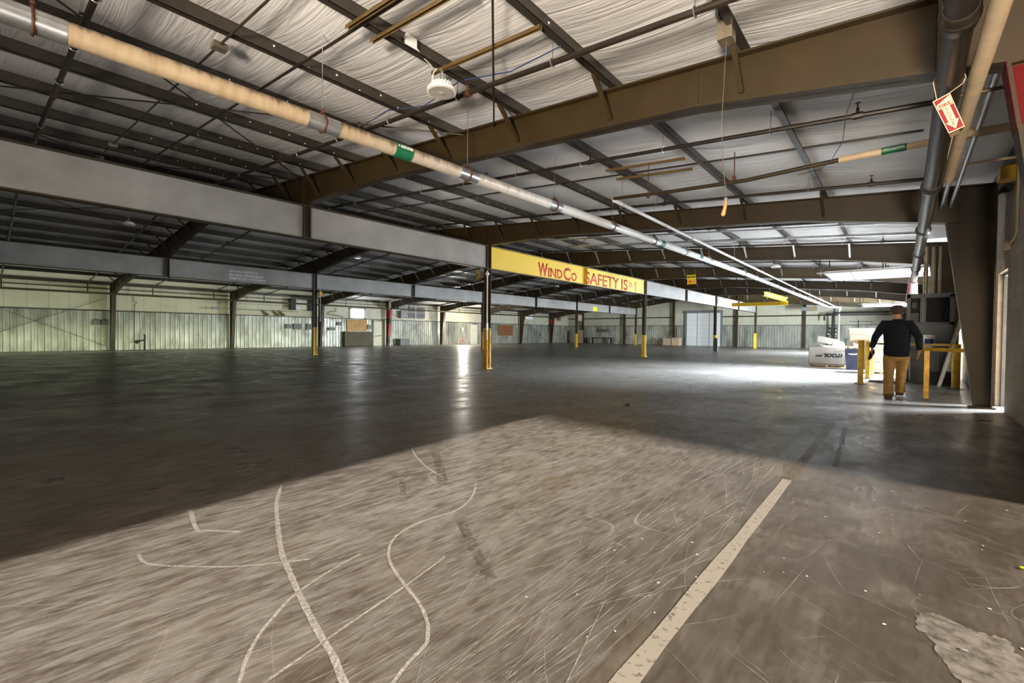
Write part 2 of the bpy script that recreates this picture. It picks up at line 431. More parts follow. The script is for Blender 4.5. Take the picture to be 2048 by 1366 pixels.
# ---- floor
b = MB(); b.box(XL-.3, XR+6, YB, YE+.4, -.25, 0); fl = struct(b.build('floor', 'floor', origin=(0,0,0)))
def ribbon(name, pts, w, mat, z=.004, taper=False):
    P = [V((x,y,0)) for x,y in pts]; Q = []
    for i in range(len(P)-1):                       # Catmull-Rom for smooth curves
        p0, p1, p2, p3 = P[max(i-1,0)], P[i], P[i+1], P[min(i+2, len(P)-1)]
        for j in range(5):
            t = j/5; Q.append(.5*((2*p1)+(p2-p0)*t+(2*p0-5*p1+4*p2-p3)*t*t+(3*p1-p0-3*p2+p3)*t**3))
    Q.append(P[-1]); b = MB(); vs = []; fs = []
    for i, q in enumerate(Q):
        d = (Q[min(i+1, len(Q)-1)]-Q[max(i-1, 0)]).normalized(); n = V((-d.y, d.x, 0))
        ww = w*(.5 if taper and (i < 3 or i > len(Q)-4) else 1)*(.85+.3*random.random())/2
        vs += [q+n*ww+V((0,0,z)), q-n*ww+V((0,0,z))]
    fs = [(2*i, 2*i+1, 2*i+3, 2*i+2) for i in range(len(Q)-1)]
    b._add(vs, fs); return b.build(name, mat, fl)
A_ = [(-4.66,1.96),(-4.15,1.69),(-3.81,1.55),(-3.18,1.32),(-2.88,1.24),(-2.55,1.16),(-2.18,1.08),(-1.95,1.04),(-1.76,.99),(-1.5,.95)]
B_ = [(-3.19,3.2),(-2.96,2.93),(-2.84,2.71),(-2.8,2.53),(-2.83,2.27),(-2.81,2.07),(-2.73,1.9),(-2.6,1.78),(-2.48,1.71),(-2.32,1.65),(-2.18,1.61),(-1.97,1.55),(-1.82,1.48),(-1.73,1.41),(-1.69,1.36),(-1.66,1.25),(-1.61,1.13),(-1.55,1.0)]
ribbon('scuff_mark', A_, .034, 'chalk', taper=True)
ribbon('scuff_mark', B_, .020, 'chalk', taper=True)
ribbon('scuff_mark', [(-2.05,.62),(-2.1,.7),(-2.22,.77),(-2.35,.87),(-2.45,.98),(-2.57,1.14),(-2.66,1.38),(-2.72,1.64)], .018, 'chalk')
ribbon('scuff_mark', [(-2.0,.7),(-2.04,.89),(-2.07,1.04),(-2.12,1.28),(-2.18,1.61),(-2.27,1.99)], .014, 'chalk')
ribbon('scuff_mark', [(-3.8,.67),(-3.66,.67),(-3.52,.73),(-3.27,.93),(-3.1,1.1),(-2.9,1.39)], .018, 'chalk')
ribbon('scuff_mark', [(-4.44,1.12),(-3.96,1.04),(-3.88,1.09),(-3.68,1.24)], .03, 'chalk')
ribbon('scuff_mark', [(-5.01,3.76),(-4.46,3.42),(-3.94,3.19),(-3.5,3.06)], .022, 'chalk')
ribbon('tyre_mark', [(-4.37,3.66),(-3.84,3.29),(-3.38,2.93)], .10, 'rubber', .005)
ribbon('tyre_mark', [(-3.80,2.76),(-3.42,2.5)], .05, 'rubber', .005)
ribbon('tyre_mark', [(-2.6,2.45),(-2.2,2.2),(-1.85,2.0)], .07, 'rubber', .005)
ribbon('oil_stain', [(-2.75,3.9),(-2.45,3.5),(-2.3,3.35)], .22, 'oil', .005)
ribbon('oil_stain', [(-.95,1.35),(-.9,1.75),(-.98,2.2)], .16, 'oil', .005)
rs = random.Random(11); sb = MB()
for q in range(1500):
    left_ = rs.random() < .9
    x = -1.0-abs(rs.gauss(0, 1))*2.1 if left_ else rs.uniform(-.9, 1.3)
    y = rs.uniform(.4, 6.2) if rs.random() < .8 else rs.uniform(5, 13)
    a = (rs.gauss(.08, .07) if q % 3 else rs.gauss(.12, .30)) if left_ else rs.choice((rs.gauss(-1.1, .15), rs.gauss(-1.0, .2), rs.gauss(.2, .4)))
    ln = rs.uniform(.25, 1.9) if left_ else rs.uniform(.1, .8); w = rs.choice((.0008, .0012, .0012, .0018, .0026)) if left_ else rs.choice((.0009, .0014)); cv = rs.gauss(0, (.012 if q % 3 else .04) if left_ else .012)
    d = V((math.sin(a), math.cos(a), 0)); n_ = V((d.y, -d.x, 0)); n = 5; vs = []
    for k in range(n+1):
        t = k/n-.5; p = V((x, y, .0035))+d*(ln*t)+n_*(cv*(4*t*t))
        ww = w*(1-abs(2*t)**3)
        vs += [p+n_*ww, p-n_*ww]
    sb._add(vs, [(2*k, 2*k+1, 2*k+3, 2*k+2) for k in range(n)])
o = sb.build('scratches', 'scratch', fl); o['kind'] = 'stuff'
cb_ = MB()
for q in range(70):
    x, y, r_ = rs.uniform(-1.6, 1.0), rs.uniform(1.8, 6), rs.uniform(.003, .011)
    cb_._add([(x+r_*math.cos(k*1.05)*rs.uniform(.6,1.3), y+r_*math.sin(k*1.05)*rs.uniform(.6,1.3), .004) for k in range(6)], [tuple(range(6))])
o = cb_.build('pale_chips', 'chip', fl); o['kind'] = 'stuff'
ribbon('painted_line', [(-.87,.6),(-.87,1.8),(-.865,3.6),(-.87,5.4)], .092, 'line', .006)
ribbon('painted_line', [(-.87,5.4),(-.868,7.5),(-.872,9.5)], .105, 'line_shaded', .006)
ribbon('tyre_mark', [(-.55,6.3),(-.6,7.6),(-.68,9.2)], .06, 'rubber', .005)
b = MB(); pp = [(.09,3.28),(.16,3.33),(.22,3.31),(.3,3.26),(.42,3.28),(.43,3.15),(.47,3.13),(.50,2.95),(.43,2.80),(.30,2.70),(.23,2.72),(.19,2.81),(.16,2.91),(.12,3.06),(.08,3.08)]
q_ = []
for (xa, ya), (xb, yb) in zip(pp, pp[1:]+pp[:1]):
    for k in range(7): q_.append((xa+(xb-xa)*k/7+random.gauss(0,.007), ya+(yb-ya)*k/7+random.gauss(0,.007)))
pp = q_
b._add([(x,y,.004) for x,y in pp], [tuple(range(len(pp)))]); b.build('worn_patch', 'spall', fl)

# ---- ceiling: insulation blankets sagging between the purlins
b = MB(); edges = [XR+.1]+PX+[XL-.1]
edges = sorted(set(edges+[XE]), reverse=True)
for x0, x1 in zip(edges[:-1], edges[1:]):
    nx = 8; ys = [YB+(YE-YB)*j/24 for j in range(25)]; vs = []; fs = []
    for i in range(nx+1):
        t = i/nx; x = x0+(x1-x0)*t
        for j, y in enumerate(ys):
            vs.append((x, y, zt(x)+PD-.002-.075*4*t*(1-t)*(abs(x1-x0)/1.778)*(.85+.3*random.random()*0)))
    for i in range(nx):
        for j in range(24): fs.append((i*25+j, i*25+j+1, (i+1)*25+j+1, (i+1)*25+j))
    b._add(vs, fs)
struct(b.build('ceiling', 'ceiling', smooth=True, origin=(0,0,0)))
# roof skin above the blankets (keeps daylight out)
b = MB()
for (x0, x1) in ((XR+.5, XE), (XE, XL-.5)):
    b._add([(x0,YB,zt(x0)+.42),(x0,YE+.3,zt(x0)+.42),(x1,YE+.3,zt(x1)+.42),(x1,YB,zt(x1)+.42),
            (x0,YB,zt(x0)+.36),(x0,YE+.3,zt(x0)+.36),(x1,YE+.3,zt(x1)+.36),(x1,YB,zt(x1)+.36)],
           [(0,1,2,3),(7,6,5,4),(0,4,5,1),(2,6,7,3),(1,5,6,2),(0,3,7,4)])
struct(b.build('trim_1', 'galv', origin=(0,0,0)))

# ---- left and end walls: cream panels above a corrugated dado
def corr_profile(a0, a1, step=.31, d=.06):
    pts = []; a = a0
    while a < a1-1e-6:
        for f, dd in ((0,-.9),(.05,-.9),(.07,.1),(.12,1),(.24,1),(.30,0),(.52,0),(.55,.35),(.60,.35),(.63,0),(.76,0),(.79,.35),(.84,.35),(.87,0),(.97,0)):
            if a+f*step < a1: pts.append((a+f*step, dd*d))
        a += step
    pts.append((a1, 0)); return pts
def wall_parts(root, side):
    b = MB()
    if side == 'left':
        P = corr_profile(YB, YE); vs = []
        for a, d in P: vs += [(XL+d, a, 0), (XL+d, a, 2.8)]
    else:
        P = corr_profile(XL, XR); vs = []
        for a, d in P: vs += [(a, YE-d, 0), (a, YE-d, 2.8)]
    b._add(vs, [(2*i, 2*i+2, 2*i+3, 2*i+1) for i in range(len(P)-1)]); b.build('corrugated_dado', 'corrugated', root)
    b = MB()
    if side == 'left': b.box(XL-.25, XL-.01, YB, YE, 0, 4.95)
    else:
        b._add([(x,y,z) for y in (YE+.01,YE+.25) for x,z in ((XL,0),(XR,0),(XR,zt(XR)+.3),(XE,zt(XE)+.3),(XL,zt(XL)+.3))],
               [(0,1,2,3,4),(9,8,7,6,5),(0,5,6,1),(1,6,7,2),(2,7,8,3),(3,8,9,4),(4,9,5,0)])
    b.build('upper_panel', 'cream_left' if side == 'left' else 'cream_end', root)
    b = MB()
    if side == 'left':
        b.box(XL-.005, XL+.07, YB, YE, 2.78, 2.84); b.box(XL, XL+.06, YB, YE, 4.34, 4.40)
    else:
        b.box(XL, XR, YE-.07, YE+.005, 2.78, 2.84); b.box(XL, -24.9, YE-.10, YE, 3.9, 4.05); b.box(-18.4, XR, YE-.10, YE, 3.9, 4.05)
    b.build('girt', 'brown_steel', root)
wl = bpy.data.objects.new('wall_left', None); C.objects.link(wl); struct(wl); wall_parts(wl, 'left')
wb = bpy.data.objects.new('wall_back', None); C.objects.link(wb); struct(wb); wall_parts(wb, 'back')

# ---- right wall: block with the loading openings
DOCK = [(22.3, 25.5, 3.95), (45.5, 49.5, 3.95)]
DOOR = (13.25, 14.45, 2.87)
b = MB(); ZW = 5.1
def wallseg(y0, y1, z0=0, z1=ZW): b.box(XR, XR+.26, y0, y1, z0, z1)
wallseg(6.05, DOOR[0]); wallseg(DOOR[0], DOOR[1], DOOR[2]); wallseg(DOOR[1], DOCK[0][0])
for i, (a, c, z) in enumerate(DOCK):
    wallseg(a, c, z); wallseg(c, DOCK[1][0] if i == 0 else YE)
# header of the big opening beside the photographer, unseen, its slope shaped to slant the shadow edge
b._add([(x,y,z) for x in (XR, XR+.26) for y,z in ((-1.5,2.90),(6.05,3.30),(6.05,ZW),(-1.5,ZW))], [(0,1,2,3),(7,6,5,4),(0,4,5,1),(1,5,6,2),(2,6,7,3),(3,7,4,0)])
wallseg(YB, -1.5)
b.box(XR+.26, 6.0, 12.85, 13.2, 0, ZW); b.box(XR+.26, 6.0, 16.3, 16.6, 0, ZW)      # unseen outside walls added to keep stray daylight off the doorway
wr = struct(b.build('wall_right', 'block', origin=(0,0,0)))
b = MB()
b.box(XR+.08, XR+.14, DOOR[0]+.0, DOOR[0]+.06, 0, DOOR[2]); b.box(XR+.08, XR+.14, DOOR[1]-.06, DOOR[1], 0, DOOR[2]); b.box(XR+.08, XR+.14, DOOR[0], DOOR[1], DOOR[2]-.06, DOOR[2])
struct(b.build('trim_2', 'darkgrey'))

# ------------------------------------------------------------------ steel frames
def half_profile(mirror=False):
    """(x, z_bottom) of the rafter from the right knee to the ridge"""
    P = [(.67,3.98),(-2.1,zt(-2.1)-.55),(-9.5,zt(-9.5)-.55),(-13.16,5.112),(-17.0,zt(-17)-.55),(XE,zt(XE)-.52)]
    return [(2*XE-x, z) for x, z in P] if mirror else P
frame_labels = {
 -1: 'brown tapered roof frame nearest the camera, its right column painted red',
  0: 'brown roof frame whose right column stands beside the block-wall doorway',
  1: 'brown roof frame meeting the yellow lettered beam between its two panels',
  2: 'brown roof frame over the far end of the yellow lettered beam',
  3: 'brown roof frame just behind the hanging yellow and orange sign',
  4: 'brown roof frame over the column with the dark box at its foot',
  5: 'brown roof frame second from the far end wall',
  6: 'brown roof frame nearest the far end wall'}
def frame(k):
    y = FY[k]; t = thing('portal_rafter', (XE, y, 0), frame_labels[k], 'roof frame', 'steel roof frames')
    R = half_profile(); Lf = half_profile(True)
    bot = R+Lf[::-1][1:]                                 # right to left
    tops = [(x, zt(x)) for x in (1.45, XE, 2*XE-1.45)]
    b = MB(); wt = .016
    for i in range(len(bot)-1):
        (xa, za), (xb, zb) = bot[i], bot[i+1]
        b.prism([(xa,za),(xb,zb),(xb,zt(xb)),(xa,zt(xa))], 'y', y-wt, y+wt)
    b.build('rafter_web', 'brown_steel', t)
    b = MB(); fw = .12
    for i in range(len(tops)-1):
        (xa, za), (xb, zb) = tops[i], tops[i+1]
        b.prism([(xa,za),(xb,zb),(xb,zb-.025),(xa,za-.025)], 'y', y-fw, y+fw)
    b.build('top_flange', 'brown_steel', t)
    b = MB()
    for i in range(len(bot)-1):
        (xa, za), (xb, zb) = bot[i], bot[i+1]
        b.prism([(xa,za),(xb,zb),(xb,zb+.028),(xa,za+.028)], 'y', y-fw, y+fw)
    b.build('bottom_flange', 'brown_steel', t)
    for sx in (1, -1):
        for x in (.22, -2.1, -9.5, -13.16):
            b = MB()
            xx = x if sx == 1 else 2*XE-x
            zb_ = 5.112 if x == -13.16 else (zt(x)-.55 if x < -2 else 4.05)
            w = .1 if x in (.22, -13.16) else .03
            b.box(xx-.016, xx+.016, y-w, y+w, zb_+.01, zt(x)-.01); b.build('splice_plate', 'brown_steel', t)
    for sx in (1, -1):
        f = (lambda x: x) if sx == 1 else (lambda x: 2*XE-x)
        c = MB()
        c.prism([(f(.67),3.98),(f(1.18),.03),(f(1.45),.03),(f(1.45),zt(1.45)),(f(.67),zt(.67))], 'y', y-wt, y+wt)
        c.prism([(f(.67),3.98),(f(1.18),.03),(f(1.205),.03),(f(.695),3.98)], 'y', y-fw, y+fw)
        c.prism([(f(1.425),.03),(f(1.45),.03),(f(1.45),zt(1.45)),(f(1.425),zt(1.45))], 'y', y-fw, y+fw)
        c.box(min(f(.67),f(1.43)), max(f(.67),f(1.43)), y-.08, y+.08, 3.97, 4.0)
        c.box(min(f(1.1),f(1.5)), max(f(1.1),f(1.5)), y-.15, y+.15, 0, .03)
        col = c.build('column', 'brown_steel', t)
        if k == -1 and sx == 1:
            r = MB(); r.prism([(.672,3.96),(.742,3.42),(1.45,3.42),(1.45,3.96)], 'y', y-.0205, y-.0165)
            r.prism([(.664,3.97),(.744,3.36),(.750,3.36),(.670,3.97)], 'y', y-.122, y+.122)
            o = r.build('red_band', 'red_column', col); o['label'] = 'red painted part of the column'
        if sx == -1 and k in (2, 6):
            z0, z1 = ((1.0, 2.4), (3.0, 3.75)) [0 if k == 2 else 1]
            r = MB(); xi = lambda z: f(.67+(3.98-z)/3.95*.51)
            for a, c_ in ((z0, z1),) + (((3.0, 3.9),) if k == 2 else ()):
                r.prism([(xi(a)+.006,a),(xi(c_)+.006,c_),(xi(c_)-.0,c_),(xi(a)-.0,a)], 'y', y-.124, y+.124)
                r.prism([(xi(a)-.03,a),(xi(c_)-.03,c_),(f(1.42),c_),(f(1.42),a)], 'y', y-.02, y-.0165)
            o = r.build('red_band', 'red', col); o['label'] = 'red painted part of the column'
    for x in PX:
        if min(abs(x+13.16), abs(x-(2*XE+13.16))) < .4 : continue
        xx = x if x > XE else 2*XE-x
        # bottom height under this purlin
        for (xa, za), (xb, zb) in zip(R[:-1], R[1:]):
            if xb <= xx <= xa: zb_ = za+(zb-za)*(xx-xa)/(xb-xa)
        a = MB(); a.angle((x, y-.60, zt(x)-.005), (x, y-.10, zb_+.10), .05)
        a.build('flange_brace', 'galv' if k >= 1 else 'brown_steel', t)
    return t
for k in range(-1, 7): frame(k)

# ------------------------------------------------------------------ purlins
for i, x in enumerate(PX):
    z = zt(x); sg = 1 if x > XE else -1
    t = thing('roof_purlin', (x, YE/2, z), 'dark steel roof purlin running down the hall, %s row from the block wall' % ORD[i], 'purlin', 'roof purlins')
    b = MB(); y0, y1 = YB, YE-.02
    dz = .0845*.09
    b.box(x-.008, x+.008, y0, y1, z, z+PD-.012)
    b.prism([(x-.008,z),(x+.09,z-dz*sg),(x+.09,z-dz*sg+.012),(x-.008,z+.012)], 'y', y0, y1)
    b.prism([(x+.09,z-dz*sg),(x+.09,z-dz*sg+.03),(x+.082,z-dz*sg+.03),(x+.082,z-dz*sg)], 'y', y0, y1)
    b.prism([(x-.09,z+PD-.016),(x+.008,z+PD-.016),(x+.008,z+PD-.004),(x-.09,z+PD-.004)], 'y', y0, y1)
    b.build('purlin_section', 'purlin', t)
    if i < 9:
        c = MB()
        for k in (-1, 0, 1):
            for j, dy in enumerate((-3.4,-2.9,-2.45,-2.05,-1.65,-1.3,-.95,-.6,.5,.85,1.2,1.6)):
                zz = z+(.07 if j % 2 else .15)
                c.box(x+.008, x+.014, FY[k]+dy-.012, FY[k]+dy+.012, zz-.012, zz+.012)
        c.build('lap_bolts', 'purlin_bolt', t)
b = MB(); b.box(XR-.13, XR-.02, YB, YE-.02, zt(XR)-.02, zt(XR)+PD-.02)
tag(b.build('eave_strut', 'purlin'), 'dark eave strut along the top of the block wall', 'strut')
b = MB(); b.box(XL+.02, XL+.13, YB, YE-.02, zt(XL)-.02, zt(XL)+PD-.02)
tag(b.build('eave_strut', 'purlin'), 'dark eave strut along the top of the far left wall', 'strut')

# ------------------------------------------------------------------ jack beams and columns
ZB0, ZB1 = 4.147, 5.109
def jack_beam(xc, k0, k1, label, yellow=False):
    ya, yb = FY.get(k0, FY[0]+S*k0)+.13, FY.get(k1, FY[0]+S*k1)-.13
    t = thing('jack_beam', (xc, (ya+yb)/2, ZB0), label, 'beam', 'deep beams carrying the roof frames')
    m = 'yellow_panel' if yellow else 'grey_web'
    b = MB(); b.box(xc-.014, xc+.014, ya, yb, ZB0+.03, ZB1-.03); b.build('web', m, t)
    fm = 'olive' if yellow else 'brown_steel'
    b = MB(); b.box(xc-.12, xc+.12, ya, yb, ZB1-.03, ZB1); b.build('top_flange', fm, t)
    b = MB(); b.box(xc-.12, xc+.12, ya, yb, ZB0, ZB0+.03); b.build('bottom_flange', fm, t)
    ym = FY[k0]+S if k0 in FY else FY[k1]-S
    b = MB(); b.box(xc-.115, xc+.115, ym-.10, ym-.08, ZB0+.03, ZB1-.03); b.box(xc-.115, xc+.115, ym+.08, ym+.10, ZB0+.03, ZB1-.03)
    b.box(xc+.018, xc+.024, ym-.08, ym+.08, ZB0+.03, ZB1-.03); b.box(xc-.024, xc-.018, ym-.08, ym+.08, ZB0+.03, ZB1-.03)
    b.build('stiffener', 'gold' if yellow else 'brown_steel', t)
    return t
B1, B2 = -13.16, -28.235
jack_beam(B1, -2, 0, 'grey deep steel beam at upper left, running from the frame edge to the first yellow-footed column')
sign = jack_beam(B1, 0, 2, 'yellow beam lettered in red with WindCo and SAFETY IS #1', True)
jack_beam(B1, 2, 4, 'grey beam between the yellow lettered beam and the next column')
jack_beam(B1, 4, 6, 'tan grey beam at the far end of the near column line, behind the yellow hoist beam')
tb = jack_beam(B2, -2, 0, 'grey beam of the farther line with three lines of white lettering')
jack_beam(B2, 0, 2, 'grey beam of the farther line, just right of the white lettering')
jack_beam(B2, 2, 4, 'grey beam of the farther line below the word WindCo')
jack_beam(B2, 4, 6, 'grey beam of the farther line with the small yellow tag')
XF = B1+.0145
for s, y0, y1, z0, z1, bo in (('W',17.2,17.98,4.23,4.87,.03),('IND',18.02,19.25,4.26,4.70,.03),('C',19.36,19.99,4.23,4.87,.02),('O',20.05,20.58,4.25,4.68,.02),
                          ('SAFETY',21.44,25.3,4.235,4.89,.015),('IS',25.62,26.5,4.235,4.89,.015),('#',26.62,27.08,4.45,4.83,0)):
    text_obj('letter', s, 'red_letter', sign, (XF, y0, z0), (0,1,0), (0,0,1), y1-y0, z1-z0, .004, bo)
one = MB(); one.prism([(27.36+.34*u_, 4.235+.655*v_) for u_, v_ in ((.50,0),(.88,0),(.88,1),(.62,1),(.50,.90),(.10,.80),(.10,.68),(.50,.72))], 'x', XF, XF+.004); one.build('letter', 'red_letter', sign)
XF2 = B2+.0145
for s, y1, z0 in (('WE WILL DELIVER OUR PRODUCTS ON TIME,', 10.47, 4.69), ('DEFECT FREE AND AT THE LOWEST POSSIBLE COST.', 10.74, 4.505), ('WE BELIEVE THAT DOING IT RIGHT IS THE ONLY WAY.', 10.84, 4.32)):
    text_obj('letter_line', s, 'white_letter', tb, (XF2, 8.95, z0), (0,1,0), (0,0,1), y1-8.95, .135, .004, .06)

def jack_column(xc, k, label, ytop, mat='yellow', box=False, conduit=False):
    y = FY[k]; t = thing('steel_column', (xc, y, 0), label, 'column', 'columns under the deep beams')
    b = MB(); w = .105
    b.box(xc-w, xc+w, y-.11, y-.088, .03, ZB1); b.box(xc-w, xc+w, y+.088, y+.11, .03, ZB1); b.box(xc-.012, xc+.012, y-.09, y+.09, .03, ZB1)
    b.box(xc-.125, xc+.125, y-.125, y+.125, ZB0-.03, ZB0)
    b.build('shaft', 'brown_steel', t)
    b = MB(); e = .005
    b.box(xc-w-e, xc+w+e, y-.11-e, y-.088+e, .03, ytop); b.box(xc-w-e, xc+w+e, y+.088-e, y+.11+e, .03, ytop); b.box(xc-.012-e, xc+.012+e, y-.09, y+.09, .03, ytop)
    o = b.build('yellow_base', mat, t); o['label'] = 'yellow painted foot of the column'
    b = MB(); b.box(xc-.17, xc+.17, y-.17, y+.17, 0, .03); b.build('base_plate', mat, t)
    if box:
        b = MB(); b.box(xc-.02, xc+.30, y-.24, y-.12, .0, 1.22); o = b.build('guard', 'darkgrey', t, bevel=.01); o['label'] = 'dark grey guard at the foot'
    if conduit:
        b = MB(); b.tube([(xc+.14,y-.16,1.2),(xc+.14,y-.16,4.05)], .028); b.build('conduit', 'white', t, True)
        b = MB(); b.box(xc+.105, xc+.175, y-.20, y-.12, 1.6, 1.9); b.build('outlet_box', 'white', t, bevel=.005)
        b = MB(); b.lathe((xc+.14,y-.16,3.85), [(.03,0),(.08,.03),(.09,.09),(.05,.15),(.02,.17)], 14); b.build('alarm_horn', 'white', t, True)
    return t
jack_column(B1, 0, 'nearest brown column with a tall yellow foot, at the left end of the yellow lettered beam', 1.69, 'ochre', conduit=True)
jack_column(B1, 2, 'brown column with a bright yellow foot at the right end of the yellow lettered beam', 1.45)
jack_column(B1, 4, 'brown column with a dark grey box at its foot, in front of the white door', 1.5, box=True)
jack_column(B1, 6, 'far brown column with a short yellow foot, end of the near column line', 1.75)
jack_column(B2, 0, 'brown column with a yellow foot standing alone at left, before the plywood window', 1.74)
jack_column(B2, 2, 'brown column with a yellow foot seen just behind the nearest column', 1.6, 'ochre')
jack_column(B2, 4, 'brown column with a yellow foot in front of the tan board by the end wall', 1.5)
jack_column(B2, 6, 'farthest small brown column with a yellow foot, end of the farther column line', 1.5, 'ochre')

# ------------------------------------------------------------------ white water pipe
def pipe_z(y): return 4.25+.0140*y if y < 22 else 4.558+.0011*(y-22)
t = thing('water_pipe', (-6, 30, 4.3), 'large white insulated water pipe running the whole length of the hall', 'pipe')
b = MB(); b.tube([(-6, y, pipe_z(y)) for y in (-3, 5, 15, 25, 35, 45, 55, 58.8)]+[(-5.95,59.2,pipe_z(59)),(-5.6,59.5,pipe_z(59)),(-5.2,59.5,pipe_z(59)),(-5.08,59.5,pipe_z(59)-.05),(-5.05,59.5,pipe_z(59)-.2),(-5.05,59.5,4.25)], .105, 16)
b.build('pipe', 'whitepipe', t, True)
for j, y in enumerate([.33+2.70*i for i in range(22)]):
    z = pipe_z(y)
    b = MB(); b.tube([(-6,y-.22,z),(-6,y+.22,z)], .108, 16, cap=False)
    if j < 10: b.build('sleeve', 'galv', t, True)
    b = MB(); b.torus((-6,y,z), .118, .013, (0,1,0), 18, 6); b.bar((-6-.06,y,z+.14),(-6+.06,y,z+.14),.03,.02); b.tube([(-6,y,z+.12),(-6,y,z+.2)], .018, 6)
    h = b.build('clevis_hanger', 'rust' if j < 6 else 'galv', t, True)
    b = MB(); b.tube([(-6,y,z+.18),(-6,y,zt(-6)+PD-.06)], .006, 6); b.build('hanger_rod', 'galv', h)
for y0 in (4.15, 14.25, 17.9):
    b = MB(); b.tube([(-6,y0,pipe_z(y0)),(-6,y0+.32,pipe_z(y0+.32))], .112, 18, cap=False)
    g = b.build('pipe_marker', 'green', t, True); g['label'] = 'green pipe marker with white lettering'
    if y0 < 5:
        text_obj('lettering', 'DOMESTIC COLD WATER', 'white_letter', g, (-6+.108, y0+.075, pipe_z(y0)+.012), (0,1,.014), (0,0,1), .225, .042, .005, .01)
        a = MB(); a.prism([(y0+.02,pipe_z(y0)+.034),(y0+.05,pipe_z(y0)+.05),(y0+.05,pipe_z(y0)+.018)], 'x', -6+.108, -6+.113); a.build('arrow', 'white_letter', g)

# ------------------------------------------------------------------ sprinkler branch lines
BY = [.88, 4.77, 8.3, 12.2, 16.0, 19.8, 23.6, 27.4, 31.2, 35.0, 38.8, 42.6, 46.4, 50.2, 54.0, 57.8, 61.6]
for i, y in enumerate(BY):
    t = thing('sprinkler_pipe', (XE, y, zt(XE)), 'black sprinkler branch pipe crossing under the roof, %s line from the camera' % ORD[i], 'pipe', 'sprinkler branch pipes')
    dz = .17
    b = MB(); b.tube([(.35,y,zt(.35)-dz),(XE,y,zt(XE)-dz),(2*XE-.35,y,zt(.35)-dz)], .037, 8); b.build('pipe', 'black', t, True)
    n = 0
    for j, x in enumerate(PX):
        if i > 9 and j % 2: continue
        if j in (6, 15): continue
        b = MB(); b.torus((x-.12,y,zt(x-.12)-dz), .05, .008, (1,0,0), 12, 5); b.tube([(x-.12,y,zt(x)-dz+.06),(x-.12,y,zt(x)+PD-.07)], .006, 5)
        b.build('pipe_hanger', 'galv', t)
    for x in ([-.55, -5.0, -8.0, -11.5, -15, -18.4] if i < 8 else [-2.8, -9, -16]):
        for sx in (1, -1):
            xx = x if sx == 1 else 2*XE-x; z = zt(xx)-dz
            b = MB(); b.tube([(xx-.06,y,z),(xx+.06,y,z)], .052, 8); b.tube([(xx,y,z),(xx,y,z+.11)], .022, 7); b.torus((xx,y,z+.145), .032, .006, (1,0,0), 12, 5); b.lathe((xx,y,z+.175), [(.03,0),(.035,.008)], 10)
            b.build('sprinkler_head', 'black' if i > 1 else 'rust', t)

# conduits across the roof with junction boxes
def conduit(name, y, x0, x1, dz, r, mat, label, boxes=()):
    t = thing(name, ((x0+x1)/2, y, zt((x0+x1)/2)), label, 'conduit', 'thin conduits under the roof')
    pts = [(x0,y,zt(x0)-dz)]+([(XE,y,zt(XE)-dz)] if x0 > XE > x1 else [])+[(x1,y,zt(x1)-dz)]
    b = MB(); b.tube(pts, r, 8); b.build('tube', mat, t, True)
    for x in boxes:
        b = MB(); b.box(x-.07, x+.07, y-.09, y+.09, zt(x)-.08, zt(x)+.0); b.build('junction_box', 'duct', t, bevel=.006)
    return t
conduit('conduit', 2.17, -3.0, -16.9, .02, .016, 'purlin', 'thin conduit with small square boxes, nearest the camera, crossing above the white pipe', (-7.2,-14.87,-16.8))
conduit('conduit', 3.05, .3, -19.3, .02, .02, 'black', 'dark conduit crossing the roof just beyond the boxed conduit')
conduit('conduit', 9.9, .2, -19.3, -.02, .02, 'black', 'dark conduit crossing beyond the nearest roof frame, over the beige water pipe')
conduit('conduit', 17.2, .3, -19.3, .05, .03, 'galv', 'pale conduit crossing just beyond the frame beside the block-wall doorway')
conduit('conduit', 18.9, .3, -12.6, .08, .05, 'galv', 'thick grey conduit crossing between the doorway frame and the next frame')
conduit('conduit', 26.0, 0.2, -12.5, .04, .03, 'black', 'dark conduit crossing the roof near the hanging yellow and orange sign')

# brown channel rails carrying the near lamp, and lamps
def rail(y, x0, x1, label):
    b = MB(); z0, z1 = zt(x0)-.045, zt(x1)-.045
    for s in (-1, 1): b.bar((x0,y+s*.02,z0),(x1,y+s*.02,z1), .006, .045)
    b.bar((x0,y,z0+.022),(x1,y,z1+.022), .046, .006)
    return tag(b.build('channel_rail', 'ochre' if False else 'gold'), label, 'rail', 'brown channel rails under the purlins')
M['gold'] = paint('brown_channel', (.12, .075, .025), .5, 0, .25, 8)
rail(3.30, -3.5, -5.25, 'brown channel rail near the top edge, farther of the pair above the round lamp')
rail(2.96, -3.5, -5.25, 'brown channel rail near the top edge, nearer of the pair above the round lamp')
rail(4.26, -3.25, -5.2, 'brown channel rail from which the near round lamp hangs')
rail(9.3, -5.2, -3.4, 'brown channel rail by the thin white pipe start, nearer of the two')
rail(10.0, -5.3, -3.5, 'brown channel rail by the thin white pipe start, farther of the two')
